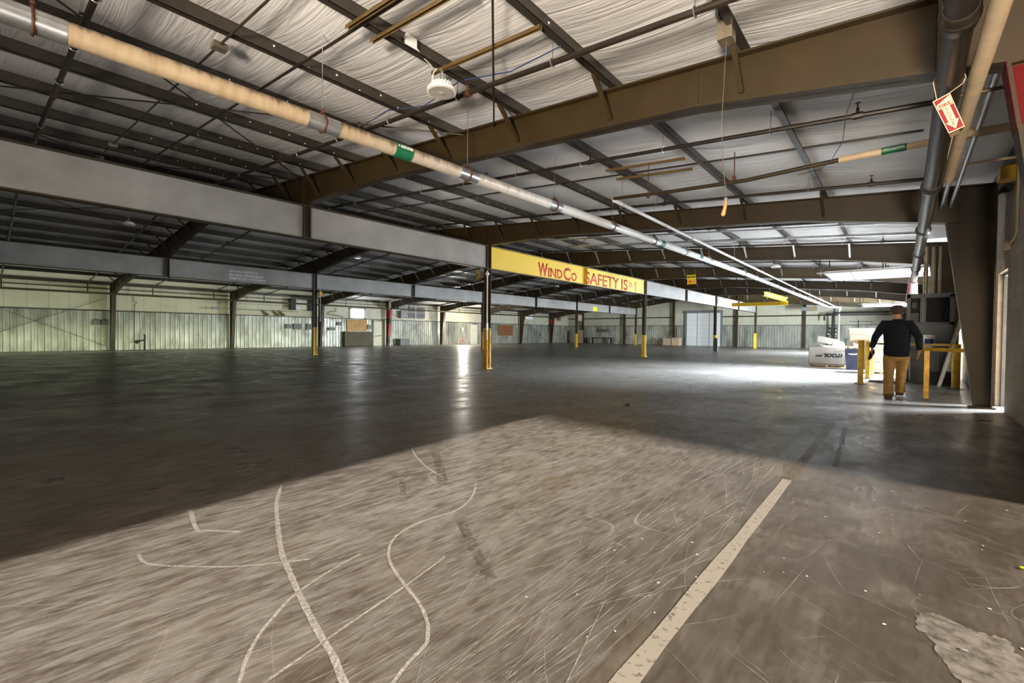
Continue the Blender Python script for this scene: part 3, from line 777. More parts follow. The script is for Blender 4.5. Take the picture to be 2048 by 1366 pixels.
def lamp(x, y, label, z=None, first=[None]):
    z = zt(x)-.43 if z is None else z
    if first[0] is None:
        t = thing('high_bay_lamp', (0,0,0), label, 'lamp', 'round high bay lamps')
        b = MB(); b.lathe((0,0,0), [(.20,.0),(.205,.03),(.19,.055),(.13,.07),(.12,.12),(.10,.135),(.03,.145)], 32); b.build('housing', 'white', t, True)
        b = MB(); b.lathe((0,0,-.012), [(.035,-.006),(.04,.0),(.175,.002),(.18,.02)], 32); b.build('lens', 'lens', t, True)
        b = MB()
        for a in range(20): b.obox((.128*math.cos(a*PI/10), .128*math.sin(a*PI/10), .095), V((math.cos(a*PI/10),math.sin(a*PI/10),0))*.02, V((-math.sin(a*PI/10),math.cos(a*PI/10),0))*.004, (0,0,.03))
        b.build('cooling_fins', 'white', t)
        b = MB()
        for q in range(4): b.torus((0,0,.17+.045*q), .022, .006, (1,0,0) if q % 2 else (0,1,0), 12, 5)
        b.build('chain', 'galv', t, True)
        b = MB(); b.tube([(-.12,0,.06),(-.2,0,.09),(-.22,0,.2),(-.17,0,.34),(-.1,0,.37)], .008, 6); b.tube([(-.15,0,.06),(-.22,.0,.06)], .02, 8); b.build('cord', 'white', t, True)
        first[0] = t; o = t
    else:
        o = copy_tree(first[0]); o['label'] = label
    o.location = V((x, y, z))*K; return o
lamp(-4.94, 4.21, 'round white high bay lamp nearest the camera, hanging from a brown rail', 4.83)
lamp(-24.5, 4.08, 'round white lamp at far left, above the farther grey beam', 5.84)
lamp(-24.5, 14.55, 'round white lamp seen under the grey beam, left of the nearest yellow-footed column', 5.84)
lamp(-24.5, 35.0, 'round white lamp seen under the SAFETY IS #1 lettering', 5.84)
lamp(-4.73, 25.27, 'round white lamp left of the nearer raised dock door', 4.81)
lamp(-4.75, 46.0, 'round white lamp left of the farther raised dock door', 4.81)
# white junction plate and cable by the near lamp
b = MB(); b.box(-5.07, -5.02, 3.68, 3.85, 5.26, 5.42); tag(b.build('junction_box', 'white', bevel=.006), 'small square white box on the purlin beside the near round lamp', 'box')
b = MB(); b.tube([(-5.03,3.85,5.30),(-5.05,4.0,5.24),(-5.08,4.15,5.22)], .007, 6); tag(b.build('power_cord', 'white'), 'short white cord from the white box to the near round lamp', 'cord')
b = MB(); b.tube([(-3.3,4.75,5.08),(-4.2,4.82,5.12),(-5.1,4.7,5.25),(-6.2,4.9,5.3),(-7.0,4.75,5.42),(-8.4,4.9,5.5)], .009, 6); tag(b.build('data_cable', 'cable_blue', smooth=True), 'thin blue cable strung between purlins beside the near sprinkler pipe', 'cable')

# roof brace rods
RODS = [((-5.65,-1.4),(-13.3,6.1),'passing over the white pipe at top left'), ((-13.9,-1.4),(-6.5,6.1),'crossing the other rod left of the nearest roof frame'),
        ((1.2,-1.4),(-5.7,6.1),'crossing in front of the nearest roof frame beside the near lamp'), ((-20.5,-1.4),(-13.5,6.1),'highest at left, near the ridge'),
        ((-13.6,-1.2),(-20.4,6.1),'near the ridge at left, crossing the white-boxed conduit'),
        ((-28.0,-1.2),(-21,6.1),'over the farther grey beam at left'), ((-21.0,-1.2),(-28,6.1),'over the farther grey beam, second of the crossed pair')]
for (xa,ya),(xb,yb),l in RODS:
    b = MB(); b.tube([(xa,ya,zt(xa)-.06),(xb,yb,zt(xb)-.06)], .014, 6); tag(b.build('brace_rod', 'black'), 'dark roof brace rod '+l, 'rod', 'roof brace rods')

# V-shaped purlin bridging wires
BR = 0
for k in range(0, 4):
    for i in (5, 7, 9, 12, 14):
        x = PX[i]; y = FY[k]+3.6
        b = MB(); b.tube([(x,y-.1,zt(x)+.02),((x+PX[i+1])/2,y+.35,zt((x+PX[i+1])/2)-.28),(PX[i+1],y-.1,zt(PX[i+1])+.02)], .011, 5)
        tag(b.build('purlin_bridging', 'black'), 'thin bent dark wire sagging between two purlins', 'wire', 'bent wires between purlins'); BR += 1

# ------------------------------------------------------------------ pipes near the block wall
def xz(x, y, z): return (x, y, z)
t = thing('drain_pipe', (.28, 11, 3.6), 'dark galvanised drain pipe hanging along the block wall side', 'pipe')
D = lambda y: 3.93-.0165*y if y > 9 else 3.93-.0165*9+(.026)*(9-y)*1.0
b = MB(); b.tube([(.28,2.2,3.96),(.28,4.93,3.87),(.28,6.99,3.70),(.28,9.7,3.635),(.28,16.6,3.585),(.28,22.3,3.56)], .095, 28); b.build('pipe', 'black', t, True)
for y, z in ((4.75,3.875),(8.9,3.65),(12.2,3.615),(15.4,3.59),(18.6,3.575)):
    b = MB(); b.tube([(.28,y-.12,z+.004),(.28,y-.10,z+.004),(.28,y+.10,z-.004),(.28,y+.12,z-.004)], [.10,.113,.113,.10], 28); b.tube([(.28,y-.03,z),(.28,y-.02,z),(.28,y+.02,z),(.28,y+.03,z)], [.114,.122,.122,.114], 28); b.build('coupling', 'black', t, True)
b = MB(); b.tube([(.28,22.1,3.56),(.26,22.4,3.55),(.26,22.9,3.3),(.26,23.3,2.85)], [.12,.13,.15,.19], 16); o = b.build('boot', 'maroon', t, True); o['label'] = 'flared end piece, tinted as if daylit'
M['black_shiny'] = M['black']
t = thing('beige_pipe', (.46, 6, 3.75), 'beige insulated pipe beside the dark drain pipe at top right', 'pipe')
b = MB(); b.tube([(.46,1.5,3.66),(.46,4.84,3.75),(.46,6.3,3.80),(.46,8.98,3.735)], .062, 14); b.tube([(.46,8.98,3.735),(.46,9.05,3.76),(.46,9.07,3.84),(.46,9.07,4.32)], .062, 14); b.tube([(.46,9.07,4.28),(.46,9.07,4.34),(.52,9.07,4.37),(1.45,9.07,4.33)], .055, 12); b.build('pipe', 'beige', t, True)
t = thing('beige_pipe', (-2, 9.8, 4.5), 'beige then dark water pipe crossing right to left beyond the nearest roof frame', 'pipe')
b = MB(); b.tube([(1.5,9.8,4.56),(.31,9.8,4.57),(-.9,9.8,4.57)], .055, 12); b.build('insulated_length', 'beige', t, True)
b = MB(); b.tube([(-.9,9.8,4.57),(-2.4,9.8,4.53),(-3.9,9.8,4.60),(-5.25,9.8,4.70)], .04, 12); b.build('bare_length', 'brown_steel', t, True)
b = MB(); b.tube([(-.32,9.8,4.571),(.0,9.8,4.571)], .060, 14, cap=False); g = b.build('pipe_marker', 'green', t, True); g['label'] = 'green pipe marker'
text_obj('lettering', 'DOMESTIC COLD WATER', 'white_letter', g, (-.30, 9.8-.062, 4.56), (1,0,0), (0,0,1), .27, .03, .004, .01)
for x in (-2.6, -4.4):
    b = MB(); b.tube([(x,9.8,4.55),(x,9.8,zt(x)+.1)], .01, 6); b.box(x-.03, x+.03, 9.77, 9.83, 4.56, 4.66); b.build('hanger', 'rust', t)
t = thing('small_white_pipe', (-5.25, 25, 4.6), 'thin white pipe running down the hall right of the large white pipe', 'pipe')
b = MB(); b.tube([(-5.25,9.8,4.66),(-5.25,20,4.61),(-5.25,35,4.55),(-5.25,57,4.55)], .045, 10); b.build('pipe', 'whitepipe', t, True)
for y in (10.2, 15, 20, 25, 30.5, 34.2, 40, 46, 52):
    b = MB(); b.torus((-5.25,y,4.62), .055, .009, (0,1,0), 14, 6); b.tube([(-5.25,y,4.68),(-5.25,y,zt(-5.25)+.1)], .007, 5); b.build('hanger', 'galv', t)
for j, x in enumerate((.60, .74)):
    b = MB(); b.tube([(x,6.4,4.42),(x,10,4.36),(x,13.6,4.3)], .035, 10)
    tag(b.build('steel_conduit', 'galv', smooth=True), ('silver conduit beside the beige pipe at top right, nearer the drain pipe', 'silver conduit at top right, nearer the block wall')[j], 'conduit', 'silver conduits at top right')
b = MB(); b.tube([(.3,10.9,4.45),(1.5,10.9,4.40)], .022, 8); tag(b.build('beige_conduit', 'beige', smooth=True), 'thin beige pipe stub crossing to the block wall beyond the fire sign', 'pipe')
b = MB(); b.tube([(.25,7.1,4.18),(1.45,7.1,4.12)], .02, 8); tag(b.build('brown_conduit', 'gold', smooth=True), 'thin brown pipe crossing just behind the fire extinguisher sign', 'pipe')
b = MB(); b.tube([(-.45,6.3,4.19),(-.6,7.2,4.30),(-.72,8.3,4.36),(-.95,9.2,4.40),(-1.15,9.75,4.46),(-1.5,9.7,4.42)], .006, 5); tag(b.build('loose_wire', 'black', smooth=True), 'thin loose wire dangling from the nearest roof frame to the beige pipe', 'wire')
# block wall fittings
t = thing('wall_outlet', (1.55, 13.1, 3.3), 'small box with a bent conduit on the block wall above the doorway', 'outlet')
b = MB(); b.box(1.50, 1.57, 13.02, 13.2, 3.22, 3.38); b.build('box', 'beige', t, bevel=.006)
b = MB(); b.tube([(1.54,13.0,3.3),(1.54,12.5,3.32),(1.54,12.3,3.36),(1.54,12.2,3.46),(1.54,12.2,4.6)], .016, 8); b.build('conduit', 'beige', t, True)
t = thing('wall_speaker', (1.4, 12.6, 4.35), 'ochre box high on the block wall with a bundle of cables', 'box')
b = MB(); b.box(1.32, 1.56, 12.3, 12.65, 4.42, 4.66); b.build('box', 'ochre', t, bevel=.01)
for q in range(6):
    b = MB(); b.tube([(1.5,12.6,4.5-.01*q),(1.5+.01*q,13.0,4.44-.02*q),(1.48,13.6,4.55-.02*q),(1.5,15.3,4.62+.01*q)], .012, 6); b.build('cable', 'black', t, True)

# fire extinguisher sign hung from the drain pipe
t = thing('fire_extinguisher_sign', (.28, 5.68, 3.32), 'red and cream FIRE EXTINGUISHER arrow sign hanging tilted from the drain pipe', 'sign')
P0, P1, P2, P3 = V((.170,5.68,3.637)), V((.284,5.68,3.683)), V((.386,5.68,3.353)), V((.284,5.68,3.319))
def SP(u, v, d=0.): return P0+(P1-P0)*u+(P3-P0)*v+((P2-P1)-(P3-P0))*u*v+V((0,-d,0))
def plate(poly, d0, d1, mb=None):
    mb = mb or MB(); n = len(poly)
    vs = [SP(u,v,d0) for u,v in poly]+[SP(u,v,d1) for u,v in poly]
    mb._add(vs, [tuple(range(n)), tuple(range(2*n-1,n-1,-1))]+[(i,(i+1)%n,n+(i+1)%n,n+i) for i in range(n)]); return mb
plate([(0,0),(1,0),(1,1),(0,1)], 0, .004).build('board', 'signcream', t)
plate([(.05,.025),(.95,.025),(.95,.975),(.05,.975)], .0042, .0052).build('red_field', 'red', t)
M['red'].node_tree.nodes  # same red as the column paint
plate([(.08,.16),(.92,.05),(.92,.30),(.73,.30),(.73,.72),(.90,.72),(.5,.95),(.10,.72),(.27,.72),(.27,.30),(.08,.30)], .0056, .0066).build('arrow', 'signcream', t)
b = MB(); vs = [SP(0,0,0),SP(1,0,0),SP(1,1,0),SP(0,1,0)]; bk = V((.10,.10,.0))
b._add([SP(1,0,0),SP(1,1,0),SP(1,1,0)+V((-.02,.13,0)),SP(1,0,0)+V((-.02,.13,0)), SP(0,0,0)+V((.02,.13,0)),SP(0,1,0)+V((.02,.13,0)),SP(0,0,0),SP(0,1,0)], [(0,1,2,3),(3,2,5,4),(4,5,7,6)]); b.build('folded_back', 'gold', t)
du = (P1-P0).normalized(); dv = (P0-P3).normalized()
text_obj('lettering', 'FIRE', 'red_letter', t, SP(.17,.29,.0068), du, dv, (P1-P0).length*.66, (P3-P0).length*.10, .001, .03)
for q, ch in enumerate('EXTINGUISHER'):
    text_obj('lettering', ch, 'red_letter', t, SP(.42,.365+.043*q,.0068), du, dv, (P1-P0).length*(.16 if ch != 'I' else .05), (P3-P0).length*.034, .001, .01)
b = MB(); b.tube([SP(.25,.0,-.003)]+[V((.28+.108*math.cos(a), 5.72, 3.815+.108*math.sin(a))) for a in (3.6,3.0,2.2,1.4,.6,-.1,-.6)]+[SP(.95,.0,-.003)], .004, 5); b.build('cord', 'beige', t)

# pull cord with wooden handle
t = thing('pull_cord', (-1.54, 5.6, 4.9), 'pull cord with turned wooden handle hanging from a grey box near the nearest roof frame', 'cord')
b = MB(); b.box(-1.66, -1.50, 5.45, 5.63, 4.82, 5.02); b.build('switch_box', 'duct', t, bevel=.008)
b = MB(); b.tube([(-1.56,5.3,5.2),(-1.62,5.32,5.15),(-1.66,5.45,5.12),(-1.62,5.54,5.08),(-1.58,5.54,5.02)], .02, 8); b.build('flexible_conduit', 'galv', t, True)
b = MB(); b.tube([(-1.58,5.54,4.82),(-1.585,5.54,4.7),(-1.60,5.54,4.3),(-1.615,5.54,3.9),(-1.59,5.54,3.4),(-1.555,5.54,3.12),(-1.56,5.54,3.0)], .0032, 6); b.build('cord', 'duct', t, True)
b = MB(); b.tube([(-1.553,5.54,3.02),(-1.557,5.54,2.985),(-1.565,5.54,2.93),(-1.58,5.54,2.87),(-1.585,5.54,2.85)], [.014,.019,.020,.026,.014], 12); b.build('handle', 'handle', t, True)
b = MB(); b.box(-1.562,-1.538,5.53,5.55,3.02,3.05); b.build('clip', 'galv', t)

# ------------------------------------------------------------------ raised dock doors
for i, (y0, y1, zz) in enumerate(DOCK):
    t = thing('raised_dock_door', (-.5, (y0+y1)/2, 4.05), ('bright white overhead door rolled up on its tracks, the nearer of the two at right', 'bright white overhead door rolled up on its tracks, the farther one above the person\'s head')[i], 'door', 'raised overhead doors')
    xs = [-2.45, -1.6, -.75, .1, .95]
    for a, c in zip(xs[:-1], xs[1:]):
        b = MB(); b.box(a+.01, c-.01, y0+.05, y1-.05, 4.07, 4.11); b.build('panel', 'frost', t)
    for a in xs:
        b = MB(); b.box(a-.03, a+.03, y0+.05, y1-.05, 4.03, 4.07); b.build('stile', 'greysteel', t)
    for q in range(1, 5):
        b = MB(); yy = y0+(y1-y0)*q/5; b.box(-2.45, .95, yy-.012, yy+.012, 4.055, 4.07); b.build('muntin', 'grey_frame', t)
    for y in (y0, y1):
        b = MB(); b.angle((-2.7,y,4.02),(1.4,y,4.02), .06); b.build('track', 'galv', t)
    for x in (-2.6, -.6):
        for y in (y0, y1):
            b = MB(); b.bar((x,y,4.05),(x,y,zt(x)+.1), .04, .04); b.build('track_hanger', 'black', t)
# ------------------------------------------------------------------ right-hand corner group
t = thing('electrical_cabinet', (.66, 20.4, 0), 'tall grey electrical cabinet with an open upper window, behind the yellow rails', 'cabinet')
b = MB(); b.box(.10, 1.25, 20.2, 20.24, 1.9, 1.98); b.box(.10,.20,20.2,20.24,1.9,2.89); b.box(1.15,1.25,20.2,20.24,1.9,2.89); b.box(.10,1.25,20.2,20.24,2.78,2.89); b.box(.10,.13,20.24,20.7,0,2.89); b.box(1.22,1.25,20.24,20.7,0,2.89); b.box(.10,1.25,20.2,20.74,2.89,2.92); b.build('carcass', 'midgrey', t)
b = MB(); b.box(.10,1.25,20.7,20.74,0,2.89); b.box(.131,.14,20.25,20.7,1.9,2.88); b.box(1.21,1.219,20.25,20.7,1.9,2.88); b.build('dark_back', 'dark', t)
b = MB(); b.box(.12, 1.23, 20.19, 20.24, .05, 1.9); b.build('front_panel', 'midgrey', t, bevel=.01)
b = MB(); b.box(.44, .58, 20.22, 20.25, 1.95, 2.8); b.build('perforated_strip', 'greysteel', t)
c = MB()
for q in range(13):
    for x in (.475, .545): c.box(x-.015, x+.015, 20.212, 20.222, 2.0+q*.06, 2.025+q*.06)
c.build('perforations', 'dark', t)
b = MB(); b.box(.22,.36,20.35,20.5,2.45,2.65); b.box(.2,.42,20.4,20.6,1.98,2.3); b.build('breaker', 'darkgrey', t, bevel=.01)
b = MB(); b.tube([(1.12,20.3,2.45),(1.08,20.3,2.25),(1.0,20.3,2.05)], .02, 8); b.build('lever', 'dark', t)
for x, r, l in ((.56,.06,'leftmost'),(.74,.06,'middle'),(.90,.04,'thinnest, right')):
    b = MB(); b.tube([(x,20.45,2.92),(x,20.45,zt(x)-.35)], r, 14); b.tube([(x,20.45,zt(x)-.37),(x,20.45,zt(x)-.28)], r*.8, 12)
    tag(b.build('riser_conduit', 'duct', smooth=True), l+' vertical metal conduit rising from the electrical cabinet to the roof', 'conduit', 'riser conduits on the cabinet')
b = MB(); pts = [V((.42+.13*math.cos(a)*(1+.1*math.sin(3*a)), 20.1, 3.75+.24*math.sin(a))) for a in [2*PI*q/18 for q in range(18)]]; b.tube(pts, .010, 6, closed=True); b.tube([(.42,20.1,3.98),(.44,20.1,4.15),(.40,20.1,4.5)], .010, 6)
tag(b.build('coiled_cable', 'black', smooth=True), 'loop of thin cable hanging beside the conduits above the cabinet', 'cable')
t = thing('low_cabinet', (.55, 19.7, 0), 'low dark grey cabinet with a white bucket on top', 'cabinet')
b = MB(); b.box(.20, .90, 19.5, 20.05, 0, 1.12); b.build('body', 'darkgrey', t, bevel=.012)
b = MB(); b.box(.17, .93, 19.47, 20.08, 1.12, 1.16); b.build('top', 'midgrey', t, bevel=.008)
b = MB(); b.box(.21,.225,19.49,19.50,.04,1.1); b.box(.87,.885,19.49,19.50,.04,1.1); b.build('edge_trim', 'greysteel', t)
t = thing('bucket', (.63, 19.72, 1.16), 'white plastic bucket with a blue label standing on the low cabinet', 'bucket')
b = MB(); b.lathe((.63,19.72,1.16), [(.135,0),(.14,.01),(.165,.35)], 24); b.build('body', 'white', t, True)
b = MB(); b.lathe((.63,19.72,1.50), [(.175,0),(.178,.03),(.17,.06),(.02,.062)], 24); b.build('lid', 'white', t, True)
b = MB(); vs = []; 
for q in range(9):
    a = -PI*.68+q*PI*.5/8
    for z, r in ((.08,.149),(.27,.162)): vs.append((.63+r*math.cos(a), 19.72+r*math.sin(a), 1.16+z))
b._add(vs, [(2*q,2*q+2,2*q+3,2*q+1) for q in range(8)]); b.build('label', 'bluelabel', t)
# yellow rails and bollards
def bollard(x, y, h, w, label):
    t = thing('bollard', (x,y,0), label, 'bollard', 'yellow bollards beside the white boxes')
    b = MB(); b.tube([(x,y,.015),(x,y,h-.02),(x,y,h)], [w,w,w*.85], 18); b.build('post', 'ochre', t, True)
    b = MB(); b.box(x-.15,x+.15,y-.15,y+.15,0,.018); b.build('base_plate', 'darkgrey', t)
bollard(-.97, 17.95, 1.37, .075, 'nearest scratched yellow bollard, left of the walking person')
bollard(-.90, 20.4, 1.33, .075, 'middle yellow bollard, just behind the nearest one')
bollard(-.86, 22.2, 1.30, .065, 'third, farthest yellow bollard by the white boxes')
t = thing('guard_rail', (.3, 18.3, 0), 'yellow guard rail passing behind the person to a thick yellow post by the column', 'guard rail')
b = MB(); b.tube([(1.2,18.3,0),(1.2,18.3,1.30)], .095, 18); b.build('post', 'ochre', t, True)
b = MB(); b.box(1.02,1.38,18.12,18.48,0,.02); b.build('base_plate', 'darkgrey', t)
b = MB(); b.bar((-.83,18.3,1.265),(1.13,18.3,1.265), .04, .07); b.build('rail', 'ochre', t)
t = thing('guard_rail', (.7, 14.7, 0), 'low yellow angle-iron rail running from a single leg to the dark column', 'guard rail')
b = MB(); b.angle((.42,14.7,.01),(.42,14.7,1.18), .09, .014, 0, (1,0,0)); b.build('leg', 'ochre', t)
b = MB(); b.angle((.38,14.7,1.17),(1.10,14.1,1.165), .075, .014); b.build('rail', 'ochre', t)
b = MB(); b.box(.28,.56,14.58,14.82,0,.012); b.build('base_plate', 'darkgrey', t)
t = thing('step_ladder', (1.1, 18.9, 0), 'grey step ladder leaning behind the dark column at right', 'ladder')
for y in (18.75, 19.15):
    b = MB(); b.bar((.87,y,.0),(1.32,y,2.0), .05, .08); b.build('side_rail', 'galv', t)
for q in range(6):
    z = .3+q*.29; b = MB(); b.bar((.87+.45*z/2,18.77,z),(.87+.45*z/2,19.13,z), .10, .03); b.build('rung', 'galv', t)
b = MB(); b.box(1.05,1.3,18.85,19.05,.45,.9); tag(b.build('water_jug', 'signcream', bevel=.03), 'pale plastic container low behind the thick yellow post', 'container')
b = MB(); b.box(.7,1.25,19.3,19.44,.0,.4); tag(b.build('tool_crate', 'dark', bevel=.02), 'dark crate on the floor behind the grey step ladder', 'crate')

# pallet with the big white carton
def pallet(x0, x1, y0, y1, label, grp='wooden pallets'):
    t = thing('pallet', ((x0+x1)/2,(y0+y1)/2,0), label, 'pallet', grp)
    n = 6; w = (y1-y0)/(n*1.35)
    for q in range(n):
        b = MB(); yy = y0+(y1-y0-w)*q/(n-1); b.box(x0,x1,yy,yy+w,.125,.15); b.build('deck_board', 'wood', t)
    for q in range(3):
        b = MB(); yy = y0+(y1-y0-w)*q/2; b.box(x0,x1,yy,yy+w,0,.022); b.build('bottom_board', 'wood', t)
    for q in range(3):
        b = MB(); xx = x0+(x1-x0-.05)*q/2
        for s in range(3): yy = y0+(y1-y0-.14)*s/2; b.box(xx,xx+.05,yy,yy+.14,.022,.125)
        b.build('stringer', 'wood', t)
    return t
pallet(-3.42, -1.98, 26.15, 27.4, 'wooden pallet under the white carton with upside-down black lettering')
t = thing('carton', (-2.7, 26.8, .15), 'large open white carton on a pallet with black lettering upside down', 'carton')
b = MB(); x0,x1,y0,y1,z0,z1 = -3.42,-1.98,26.12,27.35,.15,.96
b.box(x0,x1,y0,y0+.02,z0,z1); b.box(x0,x1,y1-.02,y1,z0,z1); b.box(x0,x0+.02,y0,y1,z0,z1); b.box(x1-.02,x1,y0,y1,z0,z1); b.box(x0,x1,y0,y1,z0,z0+.02); b.build('walls', 'whitecard', t)
b = MB(); b.bar((-3.2,26.14,.96),(-3.22,26.05,1.05),.5,.01, up=(0,1,1)); b.build('flap', 'whitecard', t)
o = text_obj('lettering', 'iTOOL', 'dark', t, (-2.07, 26.118, .68), (-1,0,.0), (-.25,0,-1), .74, .19, .004, .07)
o = text_obj('lettering', 'co', 'dark', t, (-2.85, 26.118, .60), (-1,0,0), (-.25,0,-1), .28, .10, .004, .06)
b = MB(); b.obox((-2.72,26.75,1.27), V((.42,.05,-.09)), V((-.03,.32,0)), V((.03,0,.14)))
t2 = tag(b.build('carton', 'whitecard', bevel=.01), 'white flat carton lying tilted on top of the big lettered carton', 'carton')
b = MB(); b.obox((-3.05,26.55,1.0), (.16,0,.01),(0,.2,0),(0,0,.1)); tag(b.build('carton', 'whitecard', bevel=.008), 'small white carton sticking out at the left of the big lettered carton', 'carton')
b = MB(); b.obox((-2.62,26.4,.93), (.26,0,0),(0,.12,.03),(0,-.02,.10)); tag(b.build('foam_block', 'white', bevel=.03), 'white foam block in the middle of the big lettered carton', 'foam')
t = thing('spool', (-2.28, 26.6, .85), 'round white spool lying in the big lettered carton', 'spool')
b = MB(); b.tube([(-2.28,26.42,1.02),(-2.28,26.46,1.02)], .24, 24); b.build('rim', 'white', t, True); b = MB(); b.tube([(-2.28,26.46,1.02),(-2.28,26.72,1.02)], .12, 18); b.build('core', 'white', t, True)
b = MB(); b.tube([(-2.28,26.72,1.02),(-2.28,26.76,1.02)], .24, 24); b.build('rim', 'white', t, True)
# blue bin with scraps
t = thing('trash_bin', (-1.64, 25.3, 0), 'dark blue plastic bin heaped with scraps beside the lettered carton', 'bin')
b = MB(); vs = []
for z, s in ((0,.86),(.80,.97),(.90,1.0),(.93,1.04)):
    vs += [(-1.64-.275*s,25.35-.27*s,z),(-1.64+.275*s,25.35-.27*s,z),(-1.64+.275*s,25.35+.27*s,z),(-1.64-.275*s,25.35+.27*s,z)]
b._add(vs, [(4*i+j,4*i+(j+1)%4,4*i+4+(j+1)%4,4*i+4+j) for i in range(3) for j in range(4)]+[(3,2,1,0),(12,13,14,15)]); b.build('body', 'blue', t)
b = MB(); b.box(-1.90,-1.38,25.05,25.09,.80,.87); b.build('rim_lip', 'blue', t, bevel=.01)
b = MB(); b.tube([(-1.78,25.05,.72),(-1.75,25.02,.70),(-1.53,25.02,.70),(-1.50,25.05,.72)], .02, 8); b.build('handle', 'white', t, True)
SC = [(-1.80,25.25,1.0,'cardboard','brown cardboard scrap at the left edge of the blue bin'),(-1.62,25.2,1.03,'wood','tan offcut in the middle of the blue bin'),(-1.50,25.3,1.0,'whitecard','white card scrap at the right of the blue bin'),(-1.58,25.45,1.12,'whitecard','long white strip lying across the top of the blue bin')]
for q, (x,y,z,m,l) in enumerate(SC):
    b = MB(); a = q*1.1; L_ = (.14,.2,.14,.26)[q]
    b.obox((x,y,z), V((math.cos(a*.3),math.sin(a*.3),(-.25,.2,-.1,-.15)[q]))*L_, V((-math.sin(a*.3),math.cos(a*.3),0))*.1, V((.1,0,1))*.03); tag(b.build('scrap', m, bevel=.006), l, 'scrap', 'scraps in the blue bin')
# white stack in the light of the dock door
pallet(-1.05, -.15, 23.2, 24.4, 'wooden pallet under the white boxes behind the bollards')
for q, (x0,x1,y0,y1,z0,z1,m,l) in enumerate([(-1.03,-.2,23.22,24.3,.15,.48,'whitecard','lower white box of the pair on the pallet behind the bollards'),(-1.0,-.25,23.25,24.2,.48,.92,'whitecard','upper white box of the pair on the pallet behind the bollards'),
      (-.12,.12,23.6,24.3,0,1.1,'white','bright white carton standing right of the person\'s legs')]):
    b = MB(); b.box(x0,x1,y0,y1,z0,z1); tag(b.build('carton', m, bevel=.012), l, 'carton', 'white boxes by the dock door')
b = MB(); b.obox((-.6,23.6,.99), (.2,.0,.02),(0,.18,0),(0,0,.06)); tag(b.build('scrap_wood', 'cardboard', bevel=.01), 'crumpled brown packing on the upper white box', 'packing')
t = thing('open_carton', (-1.45, 27.6, 0), 'tall open cardboard carton with raised flaps behind the blue bin', 'carton')
b = MB(); b.box(-1.9,-1.0,27.3,28.2,0,1.55); b.build('walls', 'cardboard', t, bevel=.01)
b = MB(); b.obox((-1.45,27.25,1.72), (.48,0,0),(0,.01,.0),(0,-.05,.17)); b.build('flap', 'whitecard', t); b = MB(); b.obox((-1.95,27.75,1.72), (.01,0,0),(0,.42,0),(-.08,0,.17)); b.build('flap', 'whitecard', t)
t = thing('white_appliance', (-.72, 26.3, 0), 'white metal appliance carcass standing behind the bollards', 'appliance')
b = MB(); b.box(-1.1,-.4,26.0,26.7,0.05,1.55); b.build('body', 'white', t, bevel=.02); b = MB(); b.box(-1.16,-.34,25.95,26.75,1.55,1.62); b.build('lid', 'whitecard', t, bevel=.01); b = MB(); b.box(-1.08,-.42,26.02,26.68,0,.05); b.build('plinth', 'darkgrey', t)
t = thing('floor_scale', (-.35, 19.9, 0), 'flat steel platform on the floor beyond the walking person', 'platform')
b = MB(); b.box(-.78,.12,19.0,20.9,.03,.07); b.build('plate', 'galv', t); b = MB(); b.box(-.80,.14,18.98,19.03,0,.05); b.box(-.80,.14,20.87,20.92,0,.05); b.build('frame', 'darkgrey', t)

# hanging two-colour sign
t = thing('hanging_sign', (-10.1, 29.0, 4.66), 'small yellow over orange sign hanging on two wires beyond the yellow lettered beam', 'sign')
b = MB(); b.box(-10.37,-9.82,28.985,29.015,4.97,5.24); b.build('yellow_half', 'signyellow', t); b = MB(); b.box(-10.34,-9.80,28.985,29.015,4.66,4.968); b.build('orange_half', 'signorange', t)
text_obj('lettering', 'G', 'dark', t, (-10.32,28.984,5.03), (1,0,0), (0,0,1), .14, .15, .004, .03)
for q in range(3):
    b = MB(); b.box(-10.12,-9.88,28.981,28.984,5.16-.05*q,5.175-.05*q); b.build('text_line', 'gold', t)
b = MB(); b.box(-10.2,-10.08,28.981,28.984,4.76,4.86); b.build('symbol', 'red_letter', t)
b = MB()
for x in (-10.33,-9.86): b.tube([(x,29.0,5.23),(x,29.0,zt(x)+.05)], .006, 5)
b.build('wire', 'galv', t)
# yellow hoist beams
def ibeam(mb, p0, p1, w=.22, h=.28):
    mb.bar(p0, p1, .02, h); P0_, P1_ = V(p0), V(p1)
    for s in (-1, 1): mb.bar(P0_+V((0,0,s*h/2)), P1_+V((0,0,s*h/2)), w, .025)
b = MB(); ibeam(b, (-12.0,45.2,4.30),(-7.5,45.2,4.30)); tag(b.build('hoist_beam', 'yellow'), 'long yellow hoist beam hanging across the hall under the far roof', 'beam', 'yellow hoist beams')
b = MB(); ibeam(b, (-7.6,36.8,4.5),(-7.6,45.0,4.58), .25, .3); tag(b.build('hoist_beam', 'signyellow'), 'short bright yellow hoist beam pointing down the hall, above the long one', 'beam', 'yellow hoist beams')
for x,y in ((-11.0,45.2),(-9.6,45.2),(-8.2,45.2)):
    b = MB(); b.bar((x,y,4.45),(x,y,zt(x)+.05), .05,.05); tag(b.build('hoist_hanger', 'brown_steel'), 'thin brown hanger holding the long yellow hoist beam to the roof', 'hanger', 'hangers of the long yellow hoist beam')

